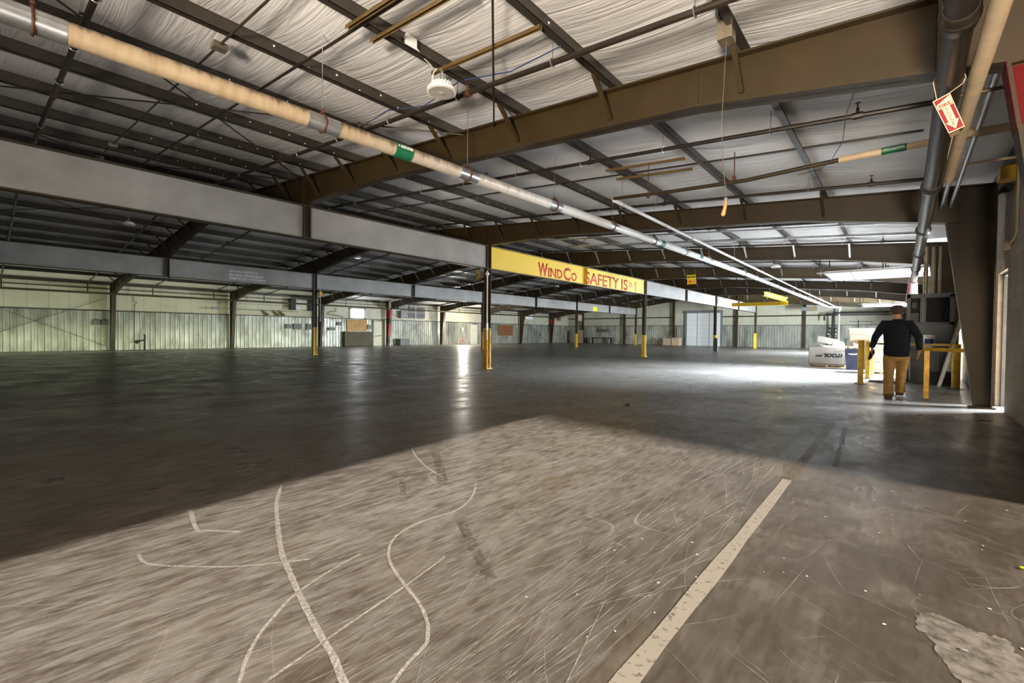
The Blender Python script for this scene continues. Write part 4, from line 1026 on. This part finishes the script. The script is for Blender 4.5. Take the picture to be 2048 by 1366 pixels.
# ------------------------------------------------------------------ along the left wall
t = thing('fire_main', (-42, 28, 3.97), 'dark pipe main running along the whole left wall above the columns\' midheight', 'pipe')
b = MB(); b.tube([(-41.9,YB,3.95),(-41.9,30,3.99),(-41.9,60,4.04)], .065, 10); b.tube([(-41.7,YB,3.98),(-41.7,60,4.08)], .03, 8); b.build('pipe', 'brown_steel', t, True)
for y in BY:
    b = MB(); b.tube([(-41.9,y,3.99),(-41.9,y,zt(-41.9)-.2)], .035, 7); b.build('riser', 'brown_steel', t)
# window with plywood below, dark board, door
w = bpy.data.objects.new('window_1', None); C.objects.link(w); w.location = V((-43.15,25.58,2.9))*K; struct(w)
b = MB(); b.box(-43.19,-43.15,24.8,26.36,2.92,3.84); b.build('pane', 'window_on', w)
b = MB()
for q in ((24.70,24.82,2.84,3.95),(26.34,26.50,2.84,3.95),(24.70,26.50,3.83,3.95),(24.70,26.50,2.84,2.93)): b.box(-43.2,-43.08,*q)
b.build('window_frame', 'grey_frame', w)
b = MB(); b.box(-43.135,-43.09,24.4,26.7,1.56,2.74); tag(b.build('plywood_sheet', 'plywood'), 'orange-brown plywood sheet covering the wall under the bright window', 'board')
b = MB(); b.box(-42.95,-42.70,23.95,27.15,0,1.5); tag(b.build('dark_partition', 'darkboard', bevel=.06), 'low dark brown board standing below the plywood sheet', 'board')
d = bpy.data.objects.new('door_1', None); C.objects.link(d); d.location = V((-43.1,28,0))*K; struct(d)
b = MB(); b.box(-43.14,-43.08,27.5,28.5,0,2.62); b.build('leaf', 'creamdoor', d)
b = MB(); b.box(-43.15,-43.05,27.38,27.5,0,2.7); b.box(-43.15,-43.05,28.5,28.62,0,2.7); b.box(-43.15,-43.05,27.38,28.62,2.62,2.72); b.build('door_frame', 'olive', d)
b = MB(); b.tube([(-43.0,27.6,1.02),(-43.0,28.4,1.10)], .03, 8); b.build('push_bar', 'darkgrey', d)
d = bpy.data.objects.new('door_2', None); C.objects.link(d); d.location = V((-43.1,42.6,0))*K; struct(d)
b = MB(); b.box(-43.14,-43.08,42.1,43.1,0,2.56); b.build('leaf', 'creamdoor', d); b = MB(); b.box(-43.15,-43.05,42.0,42.1,0,2.62); b.box(-43.15,-43.05,43.1,43.2,0,2.62); b.build('door_frame', 'grey_frame', d)
b = MB(); b.box(-43.14,-43.06,47.42,50.46,1.15,2.64); tag(b.build('rust_board', 'rustboard'), 'rust-brown board fixed to the far left wall behind the nearest column', 'board')
t = thing('wall_louvre_unit', (-42.8,32.3,3.07), 'large grey ventilation unit with louvred front high on the left wall', 'ventilator')
b = MB(); b.box(-43.1,-42.6,30.66,34.03,3.07,4.45); b.build('casing', 'greysteel', t)
for (a,c,e,f) in ((31.6,32.55,3.15,3.65),(32.75,33.95,3.15,3.65),(31.6,32.55,3.85,4.35),(32.75,33.95,3.85,4.35)):
    b = MB(); b.box(-42.61,-42.57,a,c,e,f); b.build('louvre', 'darkgrey', t)
b = MB(); b.box(-42.6,-42.54,32.6,32.7,3.07,4.45); b.build('divider', 'galv', t)
for z in (3.68,3.76): 
    b = MB(); b.box(-42.6,-42.55,30.7,34.0,z,z+.04); b.build('ledge', 'whitecard', t)
def unit(name, x, y0, y1, z0, z1, mat, label, face=None, cat='heater'):
    t = thing(name, (x, (y0+y1)/2, z0), label, cat)
    b = MB(); b.box(x-.4, x, y0, y1, z0, z1); b.build('casing', mat, t, bevel=.02)
    b = MB(); b.box(x-.001, x+.02, y0+.12, y1-.12, z0+.15, z1-.15); b.build('grille', face or 'dark', t)
    for s in (y0+.15, y1-.15):
        b = MB(); b.tube([(x-.2,s,z1),(x-.2,s,zt(x-.2)+.02)], .015, 6); b.build('hanger_rod', 'black', t)
    return t
unit('unit_heater', -42.1, 28.98, 30.2, 3.88, 5.1-.25, 'white', 'white-framed unit heater hung beside the red-banded column on the left')
unit('unit_heater', -42.5, 18.5, 19.0, 3.42, 4.5, 'dark', 'tall dark speaker-like box hung left of the lone yellow-footed column', None, 'box')
unit('unit_heater', -42.5, 20.2, 20.75, 3.42, 4.5, 'dark', 'tall dark box hung just behind the lone yellow-footed column', None, 'box')
b = MB(); b.box(-43.135,-42.8,19.0,20.2,3.5,4.4); tag(b.build('pale_panel', 'grey_frame'), 'pale panel between the two tall dark boxes on the left wall', 'panel')
unit('unit_heater', -42.1, 52.2, 53.9, 3.55, 4.6, 'doorwhite', 'white-fronted unit heater far down the left wall', 'white')
unit('unit_heater', -38.0, 60.0, 61.2, 3.45, 4.45, 'whitecard', 'pinkish unit heater hanging in the far left corner', 'cardboard')
def wbox(y0, y1, z0, z1, label, mat='greysteel', x=-43.13, d=.16):
    t = thing('switch_box', (x, (y0+y1)/2, z0), label, 'switch box', 'electrical boxes on the left wall')
    b = MB(); b.box(x, x+d, y0, y1, z0, z1); b.build('case', mat, t, bevel=.012)
    b = MB(); b.box(x+d, x+d+.015, y0+.08, y1-.08, z0+.08, z1-.08); b.build('cover', 'midgrey', t)
    return t
wbox(5.15,5.55,1.8,2.12,'dark switch box with pale mark, left one of the pair near the leftmost wall column','midgrey'); wbox(5.62,5.98,1.8,2.12,'dark switch box with reddish mark, right one of the pair near the leftmost wall column','midgrey')
wbox(18.3,18.9,1.72,2.12,'dark electrical box left of the lone yellow-footed column','midgrey'); wbox(19.05,19.8,1.62,2.2,'grey electrical box between the dark box and the lone yellow-footed column'); wbox(20.25,20.85,1.62,2.2,'grey electrical box mostly hidden behind the lone yellow-footed column')
wbox(23.3,23.75,2.1,2.45,'small dark box high at the left edge of the plywood sheet','midgrey'); wbox(22.4,23.1,1.6,1.9,'dark box at midheight left of the low dark board','darkgrey'); wbox(26.75,27.25,1.75,2.25,'grey electrical box between plywood sheet and cream door')
b = MB(); b.box(-42.95,-42.25,30.34,31.65,0.02,.74); tag(b.build('transformer', 'midgrey', bevel=.03), 'grey transformer box on the floor by the left wall under the ventilation unit', 'box')
b = MB(); b.tube([(-43.097,23.2,3.9),(-43.097,23.2,3.5),(-43.097,22.6,3.45),(-43.097,22.3,3.2),(-43.097,23.9,3.0),(-43.097,24.0,2.7)], .03, 7); tag(b.build('zigzag_pipe', 'darkgrey', smooth=True), 'dark zigzag pipe on the wall left of the bright window', 'pipe')
for q, y in enumerate((16.6,17.5,18.0)):
    b = MB(); b.tube([(-43.1,y-.35,3.35),(-43.07,y-.15,3.1+.05*q),(-43.06,y,2.97),(-43.1,y+.25,2.95)], [.05,.10,.13,.06], 8)
    tag(b.build('hose_bundle', 'gold', smooth=True), ('leftmost brown bundle of hose hanging on the left wall ledge','middle brown bundle of hose on the left wall ledge','rightmost brown bundle of hose on the left wall ledge')[q], 'hose', 'brown hose bundles on the ledge')
b = MB(); b.tube([(-42.5,12.6,3.3),(-42.5,19.2,3.26)], .03, 7); b.box(-42.6,-42.4,12.2,12.7,3.2,3.4); tag(b.build('air_line', 'greysteel'), 'thin horizontal air pipe along the left wall by the brown hoses', 'pipe')
t = thing('hydrant_stand', (-42.6, 7.9, 0), 'dark valve and standpipe on the floor right of the leftmost wall column', 'valve')
b = MB(); b.tube([(-42.6,7.95,0),(-42.6,7.95,1.15)], .06, 8); b.build('standpipe', 'dark', t); b = MB(); b.tube([(-42.6,7.55,.6),(-42.6,7.95,.75)], .05, 8); b.lathe((-42.6,7.5,.45), [(.03,0),(.12,.08),(.12,.16),(.03,.24)], 12); b.build('valve', 'dark', t)
b = MB(); b.tube([(-43.1,7.45,.02),(-43.1,7.45,3.3),(-43.1,7.6,3.5),(-43.1,7.4,3.55),(-43.1,7.4,3.95)], .02, 6); tag(b.build('drop_pipe', 'dark', smooth=True), 'thin dark drop pipe right of the leftmost wall column', 'pipe')
# wall X-bracing
for (ya,yb,l) in ((FY[-2]+.3,FY[-1]-.3,'in the leftmost bay'),(FY[2]+.4,FY[3]-.4,'behind the grey transformer box'),(FY[5]+.4,FY[6]-.4,'in the far bay behind the nearest column')):
    for s in (0, 1):
        b = MB(); b.tube([(-42.95,ya,.3 if s else 3.7),(-42.95,yb,3.7 if s else .3)], .014, 6)
        tag(b.build('wall_brace_rod', 'black'), 'brace rod on left wall %s, %s' % (l, 'rising away' if s else 'falling away'), 'rod', 'wall brace rods')
# work lamp
t = thing('work_lamp', (-41.0, 38.55, 0), 'lit work lamp on a red tripod by the left wall, glaring toward the camera', 'lamp')
for a in (.5, 2.6, 4.7):
    b = MB(); b.tube([(-41+.5*math.cos(a),38.55+.5*math.sin(a),0),(-41,38.55,.75)], .03, 7); b.build('leg', 'red', t)
b = MB(); b.tube([(-41,38.55,.6),(-41,38.55,1.75)], .03, 8); b.build('mast', 'dark', t)
b = MB(); b.box(-41.16,-40.98,38.4,38.7,1.78,2.12); b.build('head', 'dark', t, bevel=.02)
b = MB(); b.lathe((0,0,0), [(.01,0),(.10,.01),(.10,.03),(.01,.04)], 16); b.v = [(-40.97+z, 38.55+x, 1.95+y) for x,y,z in b.v]; b.build('lamp_glass', 'lamp_on', t)

# ------------------------------------------------------------------ end wall
for i, (x, l) in enumerate(((-40.2,'nearest the left corner'),(-32.7,'behind the tan board'),(-25.0,'just left of the white sectional door'),(-16.6,'right of the white sectional door'),(-9.0,'left of the sprinkler riser'),(.1,'behind the walking person'))):
    b = MB(); b.box(x-.11,x+.11,YE-.42,YE-.40,0,zt(x)); b.box(x-.11,x+.11,YE-.10,YE-.08,0,zt(x)); b.box(x-.01,x+.01,YE-.41,YE-.09,0,zt(x))
    tag(b.build('wind_column', 'brown_steel'), 'slim brown wall column on the far end wall, '+l, 'column', 'end wall columns')
d = bpy.data.objects.new('door_3', None); C.objects.link(d); d.location = V((-20.9,65,0))*K; struct(d)
for q in range(8):
    b = MB(); b.box(-23.15,-18.65,YE-.16,YE-.10,.565*q+.005,.565*(q+1)-.005); b.build('section', 'doorwhite', d)
b = MB()
for x in (-23.2,-21.7,-20.1,-18.62): b.box(x-.03,x+.03,YE-.18,YE-.15,0,4.52)
b.build('stile', 'greysteel', d)
b = MB(); b.box(-23.4,-23.2,YE-.2,YE,0,4.75); b.box(-18.6,-18.4,YE-.2,YE,0,4.75); b.box(-23.4,-18.4,YE-.3,YE,4.55,4.85); b.build('door_frame', 'greysteel', d)
t = thing('sprinkler_riser', (-6.1, 63.5, 0), 'dark sprinkler riser with valves against the far end wall', 'riser')
b = MB(); b.tube([(-6.1,63.9,0),(-6.1,63.9,3.9),(-6.1,63.9,4.1),(-5.9,63.9,4.15),(.0,63.9,4.2)], .11, 10); b.tube([(-6.9,63.9,3.3),(-6.9,63.9,3.95),(-6.75,63.9,4.05),(-6.1,63.9,4.05)], .09, 10); b.build('pipe', 'dark', t, True)
b = MB(); b.tube([(-5.5,63.9,0),(-5.5,63.9,4.6),(-5.05,60.5,4.7)], .09, 10); b.build('white_pipe', 'white', t, True)
for z in (.9,1.6,2.1):
    b = MB(); b.lathe((-6.1,63.9,z), [(.05,0),(.22,.03),(.22,.1),(.05,.13)], 14); b.tube([(-6.5,63.9,z+.3),(-5.7,63.9,z+.3)], .06, 8); b.torus((-6.45,63.6,z+.35), .16, .025, (0,1,0), 14, 6); b.build('valve', 'dark', t)
for x in (-6.45,-5.75):
    b = MB(); b.lathe((x,63.55,1.75), [(.08,-.06),(.09,0),(.08,.06)], 12); b.build('gauge', 'white', t)
b = MB(); b.tube([(-4.9,65.1,.0),(-4.9,65.1,1.2),(-3.8,65.1,1.25),(-3.8,65.1,3.4)], .03, 6); b.tube([(-4.6,65.1,3.2),(-2.6,65.1,3.2),(-2.6,65.1,2.9)], .025, 6); tag(b.build('drain_line', 'dark'), 'thin dark pipes on the end wall right of the sprinkler riser', 'pipe')
t = thing('unit_heater', (-8.3,62.5,4.5), 'grey unit heater hung by the end wall left of the sprinkler riser', 'heater')
b = MB(); b.box(-9.0,-7.5,62.2,62.9,4.42,4.85); b.build('casing', 'greysteel', t, bevel=.02); b = MB(); b.box(-8.1,-7.6,62.17,62.2,4.47,4.8); b.build('grille', 'olive', t)
b = MB(); b.box(-8.9,-8.85,62.5,62.55,4.85,5.4); b.box(-7.7,-7.65,62.5,62.55,4.85,5.3); b.build('hanger', 'black', t)
b = MB(); b.obox((-41.1+.9,63.9,1.06), (.75,-.05,0),(0,.03,0),(0,.02,1.05)); tag(b.build('tan_board', 'cardboard'), 'tan board with red marks leaning on the far wall behind a yellow-footed column', 'board')
for q,(x,l) in enumerate(((-25.3,'left open brown carton by the end wall, near the white sectional door'),(-24.1,'right open brown carton by the end wall, near the white sectional door'))):
    b = MB(); b.box(x-.5,x+.55,63.2,64.1,0,.95+.1*q); b.obox((x-.6,63.6,.95), (.14,0,.10),(0,.42,0),(0,0,.01)); tag(b.build('carton', 'cardboard'), l, 'carton', 'brown cartons by the end wall')
b = MB(); b.box(-36.7,-35.3,64.7,65.12,1.8,2.3); tag(b.build('fuse_box', 'midgrey', bevel=.02), 'grey electrical panel on the corrugated end wall at left', 'panel')
b = MB(); b.box(-38.2,-34.6,64.3,64.8,.85,.95); b.box(-38.1,-38.0,64.3,64.8,0,.85); b.box(-34.8,-34.7,64.3,64.8,0,.85); tag(b.build('work_bench', 'dark'), 'low dark bench against the end wall at left', 'bench')
b = MB(); b.box(B2+.0142,B2+.03,47.9,48.8,4.25,4.75); tag(b.build('yellow_tag', 'signyellow'), 'small yellow tag on the far part of the farther grey beam', 'tag')
b = MB(); b.tube([(-15.4,58,0.0),(-15.4,58,1.58),(-15.4,58,1.66)], [.14,.14,.06], 14)
b.box(-37.5,-37.5,0,0,0,0) if False else None
# small clamp hoist and pull box at the nearest column, orange box at the lone column
t = thing('chain_hoist', (-13.4, 13.5, 3.8), 'small brass-coloured hoist hanging at the head of the nearest column', 'hoist')
b = MB(); b.box(-13.55,-13.33,13.45,13.6,3.72,3.95); b.build('body', 'olive', t, bevel=.02); b = MB(); b.torus((-13.45,13.5,4.03), .06, .02, (0,1,0)); b.build('hook', 'ochre', t, True)
b = MB(); b.tube([(-13.4,13.52,4.06),(-13.4,13.52,4.16)], .012, 6); b.build('shackle', 'dark', t)
t = thing('beacon', (-27.95, 14.0, 3.7), 'small orange beacon with a conduit on the lone yellow-footed column', 'beacon')
b = MB(); b.box(-28.0,-27.86,13.9,14.1,3.75,4.0); b.build('lens', 'signorange', t, bevel=.02); b = MB(); b.tube([(-27.95,14.0,2.1),(-27.95,14.0,3.75)], .03, 8); b.tube([(-27.95,14.0,4.0),(-27.95,14.0,5.1)], .015, 6); b.build('conduit', 'grey_frame', t)
# small debris on the floor
for x,y,m,l,s in ((-4.3,8.76,'dark','small dark block lying on the floor in front of the nearest column',.05),(.25,3.02,'galv','small pale blue plastic chip on the worn patch at lower right',.012),(.62,4.35,'signyellow','short yellow strip lying on the floor at lower right',.014)):
    b = MB(); b.box(x-s,x+s*1.3,y-s*.6,y+s*.6,.004,.004+s*.8); tag(b.build('debris', m, bevel=s*.1), l, 'debris')

# ------------------------------------------------------------------ walking person (metres)
def skin_obj(name, joints, bones, mat, parent, sub=2, smooth=True, root='pelvis'):
    names = list(joints); idx = {n: i for i, n in enumerate(names)}
    me = bpy.data.meshes.new(name); me.from_pydata([joints[n][0] for n in names], [(idx[a], idx[b]) for a, b in bones], [])
    ob = bpy.data.objects.new(name, me); C.objects.link(ob)
    md = ob.modifiers.new('s', 'SKIN'); md.branch_smoothing = .6
    sv = me.skin_vertices[0].data
    for n in names:
        r = joints[n][1]; sv[idx[n]].radius = (r, r) if not isinstance(r, tuple) else r
        sv[idx[n]].use_root = (n == root)
    s2 = ob.modifiers.new('u', 'SUBSURF'); s2.levels = sub; s2.render_levels = sub
    dg = bpy.context.evaluated_depsgraph_get(); dg.update()
    m2 = bpy.data.meshes.new_from_object(ob.evaluated_get(dg)); C.objects.unlink(ob); bpy.data.objects.remove(ob)
    m2.name = name; m2.materials.clear(); m2.materials.append(M[mat])
    for p in m2.polygons: p.use_smooth = smooth
    o = bpy.data.objects.new(name, m2); C.objects.link(o); o.parent = parent; return o
J = dict(pelvis=((0,0,.93),.11), waist=((0,0,1.10),(.14,.12)), chest=((0,.02,1.34),(.16,.12)), neckb=((0,.02,1.50),.07), neck=((0,.035,1.56),.056),
  jaw=((0,.06,1.62),(.07,.085)), skull=((0,.055,1.71),(.082,.10)), crown=((0,.045,1.785),.055),
  shl=((-.19,.02,1.45),.065), ell=((-.33,-.03,1.20),.046), wrl=((-.37,.09,1.0),.030), pal=((-.37,.13,.93),(.018,.036)),
  shr=((.19,.02,1.45),.065), elr=((.31,-.09,1.20),.046), wrr=((.34,.03,.97),.030), par=((.34,.06,.89),(.018,.036)),
  hl=((-.095,0,.88),.09), kl=((-.11,.03,.49),.058), al=((-.125,-.17,.09),.032), tl=((-.13,-.04,.045),.024),
  hr=((.095,0,.88),.09), kr=((.10,.20,.50),.058), ar=((.10,.34,.13),.032), tr=((.11,.46,.10),.024))
Bn = [('pelvis','waist'),('waist','chest'),('chest','neckb'),('neckb','neck'),('neck','jaw'),('jaw','skull'),('skull','crown'),('chest','shl'),('shl','ell'),('ell','wrl'),('wrl','pal'),('chest','shr'),('shr','elr'),('elr','wrr'),('wrr','par'),
      ('pelvis','hl'),('hl','kl'),('kl','al'),('al','tl'),('pelvis','hr'),('hr','kr'),('kr','ar'),('ar','tr')]
for side, px, sy in (('l',-.37,.13),('r',.34,.06)):
    z0 = .93 if side == 'l' else .89; s = -1 if side == 'l' else 1
    for q in range(4):
        dy = -.028+.019*q; L_ = (.062,.078,.074,.058)[q]
        J['f%s%da' % (side,q)] = ((px+.0, sy+dy+.012, z0-.045), .009); J['f%s%db' % (side,q)] = ((px-s*.012, sy+dy+.018, z0-.045-L_*.55), .0085); J['f%s%dc' % (side,q)] = ((px-s*.034, sy+dy+.022, z0-.045-L_), .007)
        Bn += [('pa'+side,'f%s%da' % (side,q)),('f%s%da' % (side,q),'f%s%db' % (side,q)),('f%s%db' % (side,q),'f%s%dc' % (side,q))]
    J['t%sa' % side] = ((px-s*.022, sy+.045, z0-.01), .010); J['t%sb' % side] = ((px-s*.03, sy+.06, z0-.05), .0085)
    Bn += [('pa'+side,'t%sa' % side),('t%sa' % side,'t%sb' % side)]
pr_ = bpy.data.objects.new('person', None); C.objects.link(pr_); pr_.location = (-.075, 11.62, -.015); pr_.rotation_euler = (0,0,.12)
tag(pr_, 'person in black sweatshirt and tan trousers walking away between the bollards and the column', 'person')
body = skin_obj('body', J, Bn, 'skin', pr_)
def loft(b, rings, n=24):
    vs = [(cx+rx*math.cos(2*PI*q/n), cy+ry*math.sin(2*PI*q/n), cz) for cx,cy,cz,rx,ry in rings for q in range(n)]
    fs = [(i*n+q, i*n+(q+1) % n, (i+1)*n+(q+1) % n, (i+1)*n+q) for i in range(len(rings)-1) for q in range(n)]
    b._add(vs, fs+[tuple(range(n))[::-1], tuple((len(rings)-1)*n+q for q in range(n))])
def local_mesh(name, mat, parent, fn):
    b = MB(); fn(b); b.v = [tuple(c/K for c in v) for v in b.v]
    me_o = b.build(name, mat, None, True); me = me_o.data; off = me_o.location.copy()
    for v in me.vertices: v.co += off
    me_o.location = (0,0,0); me_o.parent = parent; return me_o
def shirt(b):
    loft(b, [(0,0,.82,.175,.135),(0,0,.84,.195,.15),(0,0,.93,.205,.158),(0,0,1.05,.20,.152),(0,.01,1.2,.207,.15),(0,.02,1.34,.218,.148),(0,.02,1.43,.20,.13),(0,.02,1.49,.14,.10),(0,.025,1.525,.082,.078),(0,.03,1.55,.07,.07)])
    for S_ in 'lr':
        a, e, w_ = V(J['sh'+S_][0]), V(J['el'+S_][0]), V(J['wr'+S_][0]); sgn = -1 if S_ == 'l' else 1
        b.tube([(sgn*.10,.02,1.44), tuple(a), tuple(a.lerp(e,.35)), tuple(a.lerp(e,.75)), tuple(e), tuple(e.lerp(w_,.3)), tuple(e.lerp(w_,.8)), tuple(w_)], [.09,.088,.080,.068,.064,.060,.050,.046], 14)
local_mesh('sweatshirt', 'jacket', pr_, shirt)
def pants(b):
    loft(b, [(0,0,.74,.10,.09),(0,0,.78,.17,.13),(0,0,.86,.185,.14),(0,0,.96,.18,.138)])
    for S_ in 'lr':
        h_, k_, a_ = V(J['h'+S_][0]), V(J['k'+S_][0]), V(J['a'+S_][0])
        b.tube([tuple(h_+V((0,0,.02))), tuple(h_.lerp(k_,.25)), tuple(h_.lerp(k_,.6)), tuple(k_), tuple(k_.lerp(a_,.3)), tuple(k_.lerp(a_,.7)), tuple(a_+V((0,-.005,-.015)))], [.10,.108,.096,.082,.083,.078,.084], 16)
local_mesh('trousers', 'trousers', pr_, pants)
for n, h, a, t_ in (('boot',(-.125,-.20,.05),(-.125,-.165,.13),(-.132,.01,.045)),('boot',(.10,.30,.085),(.10,.335,.17),(.112,.50,.10))):
    JB = {'pelvis': (h,.062), 'a': (a,.074), 'm': (tuple((V(h)+V(t_))/2+V((0,.02,.01))),.064), 't': (t_,.052)}
    skin_obj(n, JB, [('pelvis','a'),('pelvis','m'),('m','t')], 'boot', pr_)
def capf(b):
    b.lathe((0,.05,1.715), [(.104,0),(.106,.03),(.095,.075),(.06,.105),(.01,.113)], 24)
    b.prism([(-.07,.13),(.07,.13),(.055,.22),(0,.24),(-.055,.22)], 'z', 1.715, 1.727)
local_mesh('cap', 'cap', pr_, capf)
def hairf(b): b.lathe((0,.045,1.645), [(.070,0),(.094,.03),(.1,.075)], 20)
local_mesh('hair', 'cap', pr_, hairf)
def facef(b):
    b.tube([(0,.135,1.70),(0,.158,1.665),(0,.14,1.655)], [.008,.016,.012], 8)
    for s in (-1,1): b.tube([(s*.082,.05,1.70),(s*.094,.04,1.685),(s*.084,.05,1.65)], [.008,.018,.008], 8)
local_mesh('nose_and_ears', 'skin', pr_, facef)
def eyef(b):
    for s in (-1,1): b.tube([(s*.034-.013,.132,1.695),(s*.034+.013,.132,1.695)], .007, 6)
    b.tube([(-.024,.142,1.625),(.024,.142,1.625)], .006, 6)
local_mesh('eyes_and_mouth', 'eye', pr_, eyef)
# dark gloves carried in the left hand
gl = MB(); gl.tube([(-.445,11.735,.93),(-.455,11.76,.85),(-.50,11.74,.72)], [.035,.045,.02], 8); gl.v = [tuple(c/K for c in v) for v in gl.v]
tag(gl.build('work_glove', 'jacket', smooth=True), 'dark work glove held in the walking person\'s left hand', 'glove')

# ------------------------------------------------------------------ light
def area(name, loc, rot_to, sx, sy, power, col, spread=PI):
    l = bpy.data.lights.new(name, 'AREA'); l.shape = 'RECTANGLE'; l.size = sx*K; l.size_y = sy*K; l.energy = power; l.color = col; l.spread = spread
    o = bpy.data.objects.new(name, l); C.objects.link(o); o.location = V(loc)*K
    d = (V(rot_to)-V(loc)); o.rotation_euler = d.to_track_quat('-Z', 'Y').to_euler(); return o
# daylight at the two dock openings and the personnel doorway
for i, (y0, y1, z) in enumerate(DOCK):
    area('dock_daylight', (XR+4.0, (y0+y1)/2+(3.4, 0)[i], 5.6), (XR-5, (y0+y1)/2-(4.0, .5)[i], .5), 6.0, 2.6, (34000, 9000)[i], (.80, .90, 1.0), 2.4)
    area('dock_sky', (XR+.5, (y0+y1)/2, 2.0), (XR-5, (y0+y1)/2, 2.1), y1-y0, 3.8, (900, 8200)[i], (.80, .90, 1.0))
area('doorway_daylight', (XR+2.2, 15.3, 1.5), (-1, 11.0, .0), 1.0, 2.2, 1300, (.86, .93, 1.0))
# bright daylight through the big opening beside the photographer
area('yard_daylight', (20, 5.2, 12.1), (-3.0, 5.2, 0), 4.0, .12, 21500, (1.0, .95, .88))
sp = bpy.data.lights.new('unseen_fill_spot', 'SPOT'); sp.energy = 13500; sp.color = (1.0, .86, .70); sp.spot_size = 1.22; sp.spot_blend = .85; sp.shadow_soft_size = .8  # unseen fill added to brighten the near roof
so = bpy.data.objects.new('unseen_fill_spot', sp); C.objects.link(so); so.location = V((1.40, -5.2, .50))*K; so.rotation_euler = (V((-2.3, 4.6, 5.2))-V((1.40,-5.2,.50))).to_track_quat('-Z', 'Y').to_euler()
sp2 = sp.copy(); sp2.energy = 2500; sp2.spot_size = .95; sp2.spot_blend = .9  # second added fill, aimed at the left grey beam
so2 = bpy.data.objects.new('unseen_fill_spot', sp2); C.objects.link(so2); so2.location = V((.5, -6.2, .5))*K; so2.rotation_euler = (V((-12.5, 3.4, 4.7))-V((.5,-6.2,.5))).to_track_quat('-Z', 'Y').to_euler()
# work lamp by the left wall, then unseen fills added to wash it
def point(name, loc, e, col, r=.12):
    l = bpy.data.lights.new(name, 'POINT'); l.energy = e; l.color = col; l.shadow_soft_size = r
    o = bpy.data.objects.new(name, l); C.objects.link(o); o.location = V(loc)*K; return o
point('work_lamp_light', (-40.8, 38.55, 1.95), 900, (1, .93, .80))
area('wall_wash_fill', (-38.8, 9.5, .5), (-43.2, 9.5, 1.7), 24, .3, 210, (.95, 1.0, .66))  # unseen strip added to brighten the left wall
area('wall_wash_fill', (-38.8, 28.5, .5), (-43.2, 28.5, 1.5), 10, .3, 85, (.95, 1.0, .85))  # shorter added fill farther along the same wall
w = bpy.data.worlds.new('World'); bpy.context.scene.world = w; w.use_nodes = True
w.node_tree.nodes['Background'].inputs[0].default_value = (.75, .82, 1, 1); w.node_tree.nodes['Background'].inputs[1].default_value = .07

# ------------------------------------------------------------------ camera
cd = bpy.data.cameras.new('Camera'); cam = bpy.data.objects.new('Camera', cd); C.objects.link(cam)
f_px, yaw, pit, rol, hh = 911.29, .7078, -.0182, .0096, 1.4871
fw = V((-math.sin(yaw)*math.cos(pit), math.cos(yaw)*math.cos(pit), math.sin(pit))); r0 = V((math.cos(yaw), math.sin(yaw), 0)); u0 = r0.cross(fw)
r = r0*math.cos(rol)+u0*math.sin(rol); u = -r0*math.sin(rol)+u0*math.cos(rol)
cam.matrix_world = Matrix(((r.x,u.x,-fw.x,0),(r.y,u.y,-fw.y,0),(r.z,u.z,-fw.z,hh*K),(0,0,0,1)))
cd.sensor_width = 36; cd.lens = f_px*36/2048; cd.clip_start = .05; cd.clip_end = 300
sc = bpy.context.scene; sc.camera = cam
sc.view_settings.view_transform = 'Standard'; sc.view_settings.look = 'None'; sc.view_settings.exposure = 0.; sc.view_settings.gamma = 1
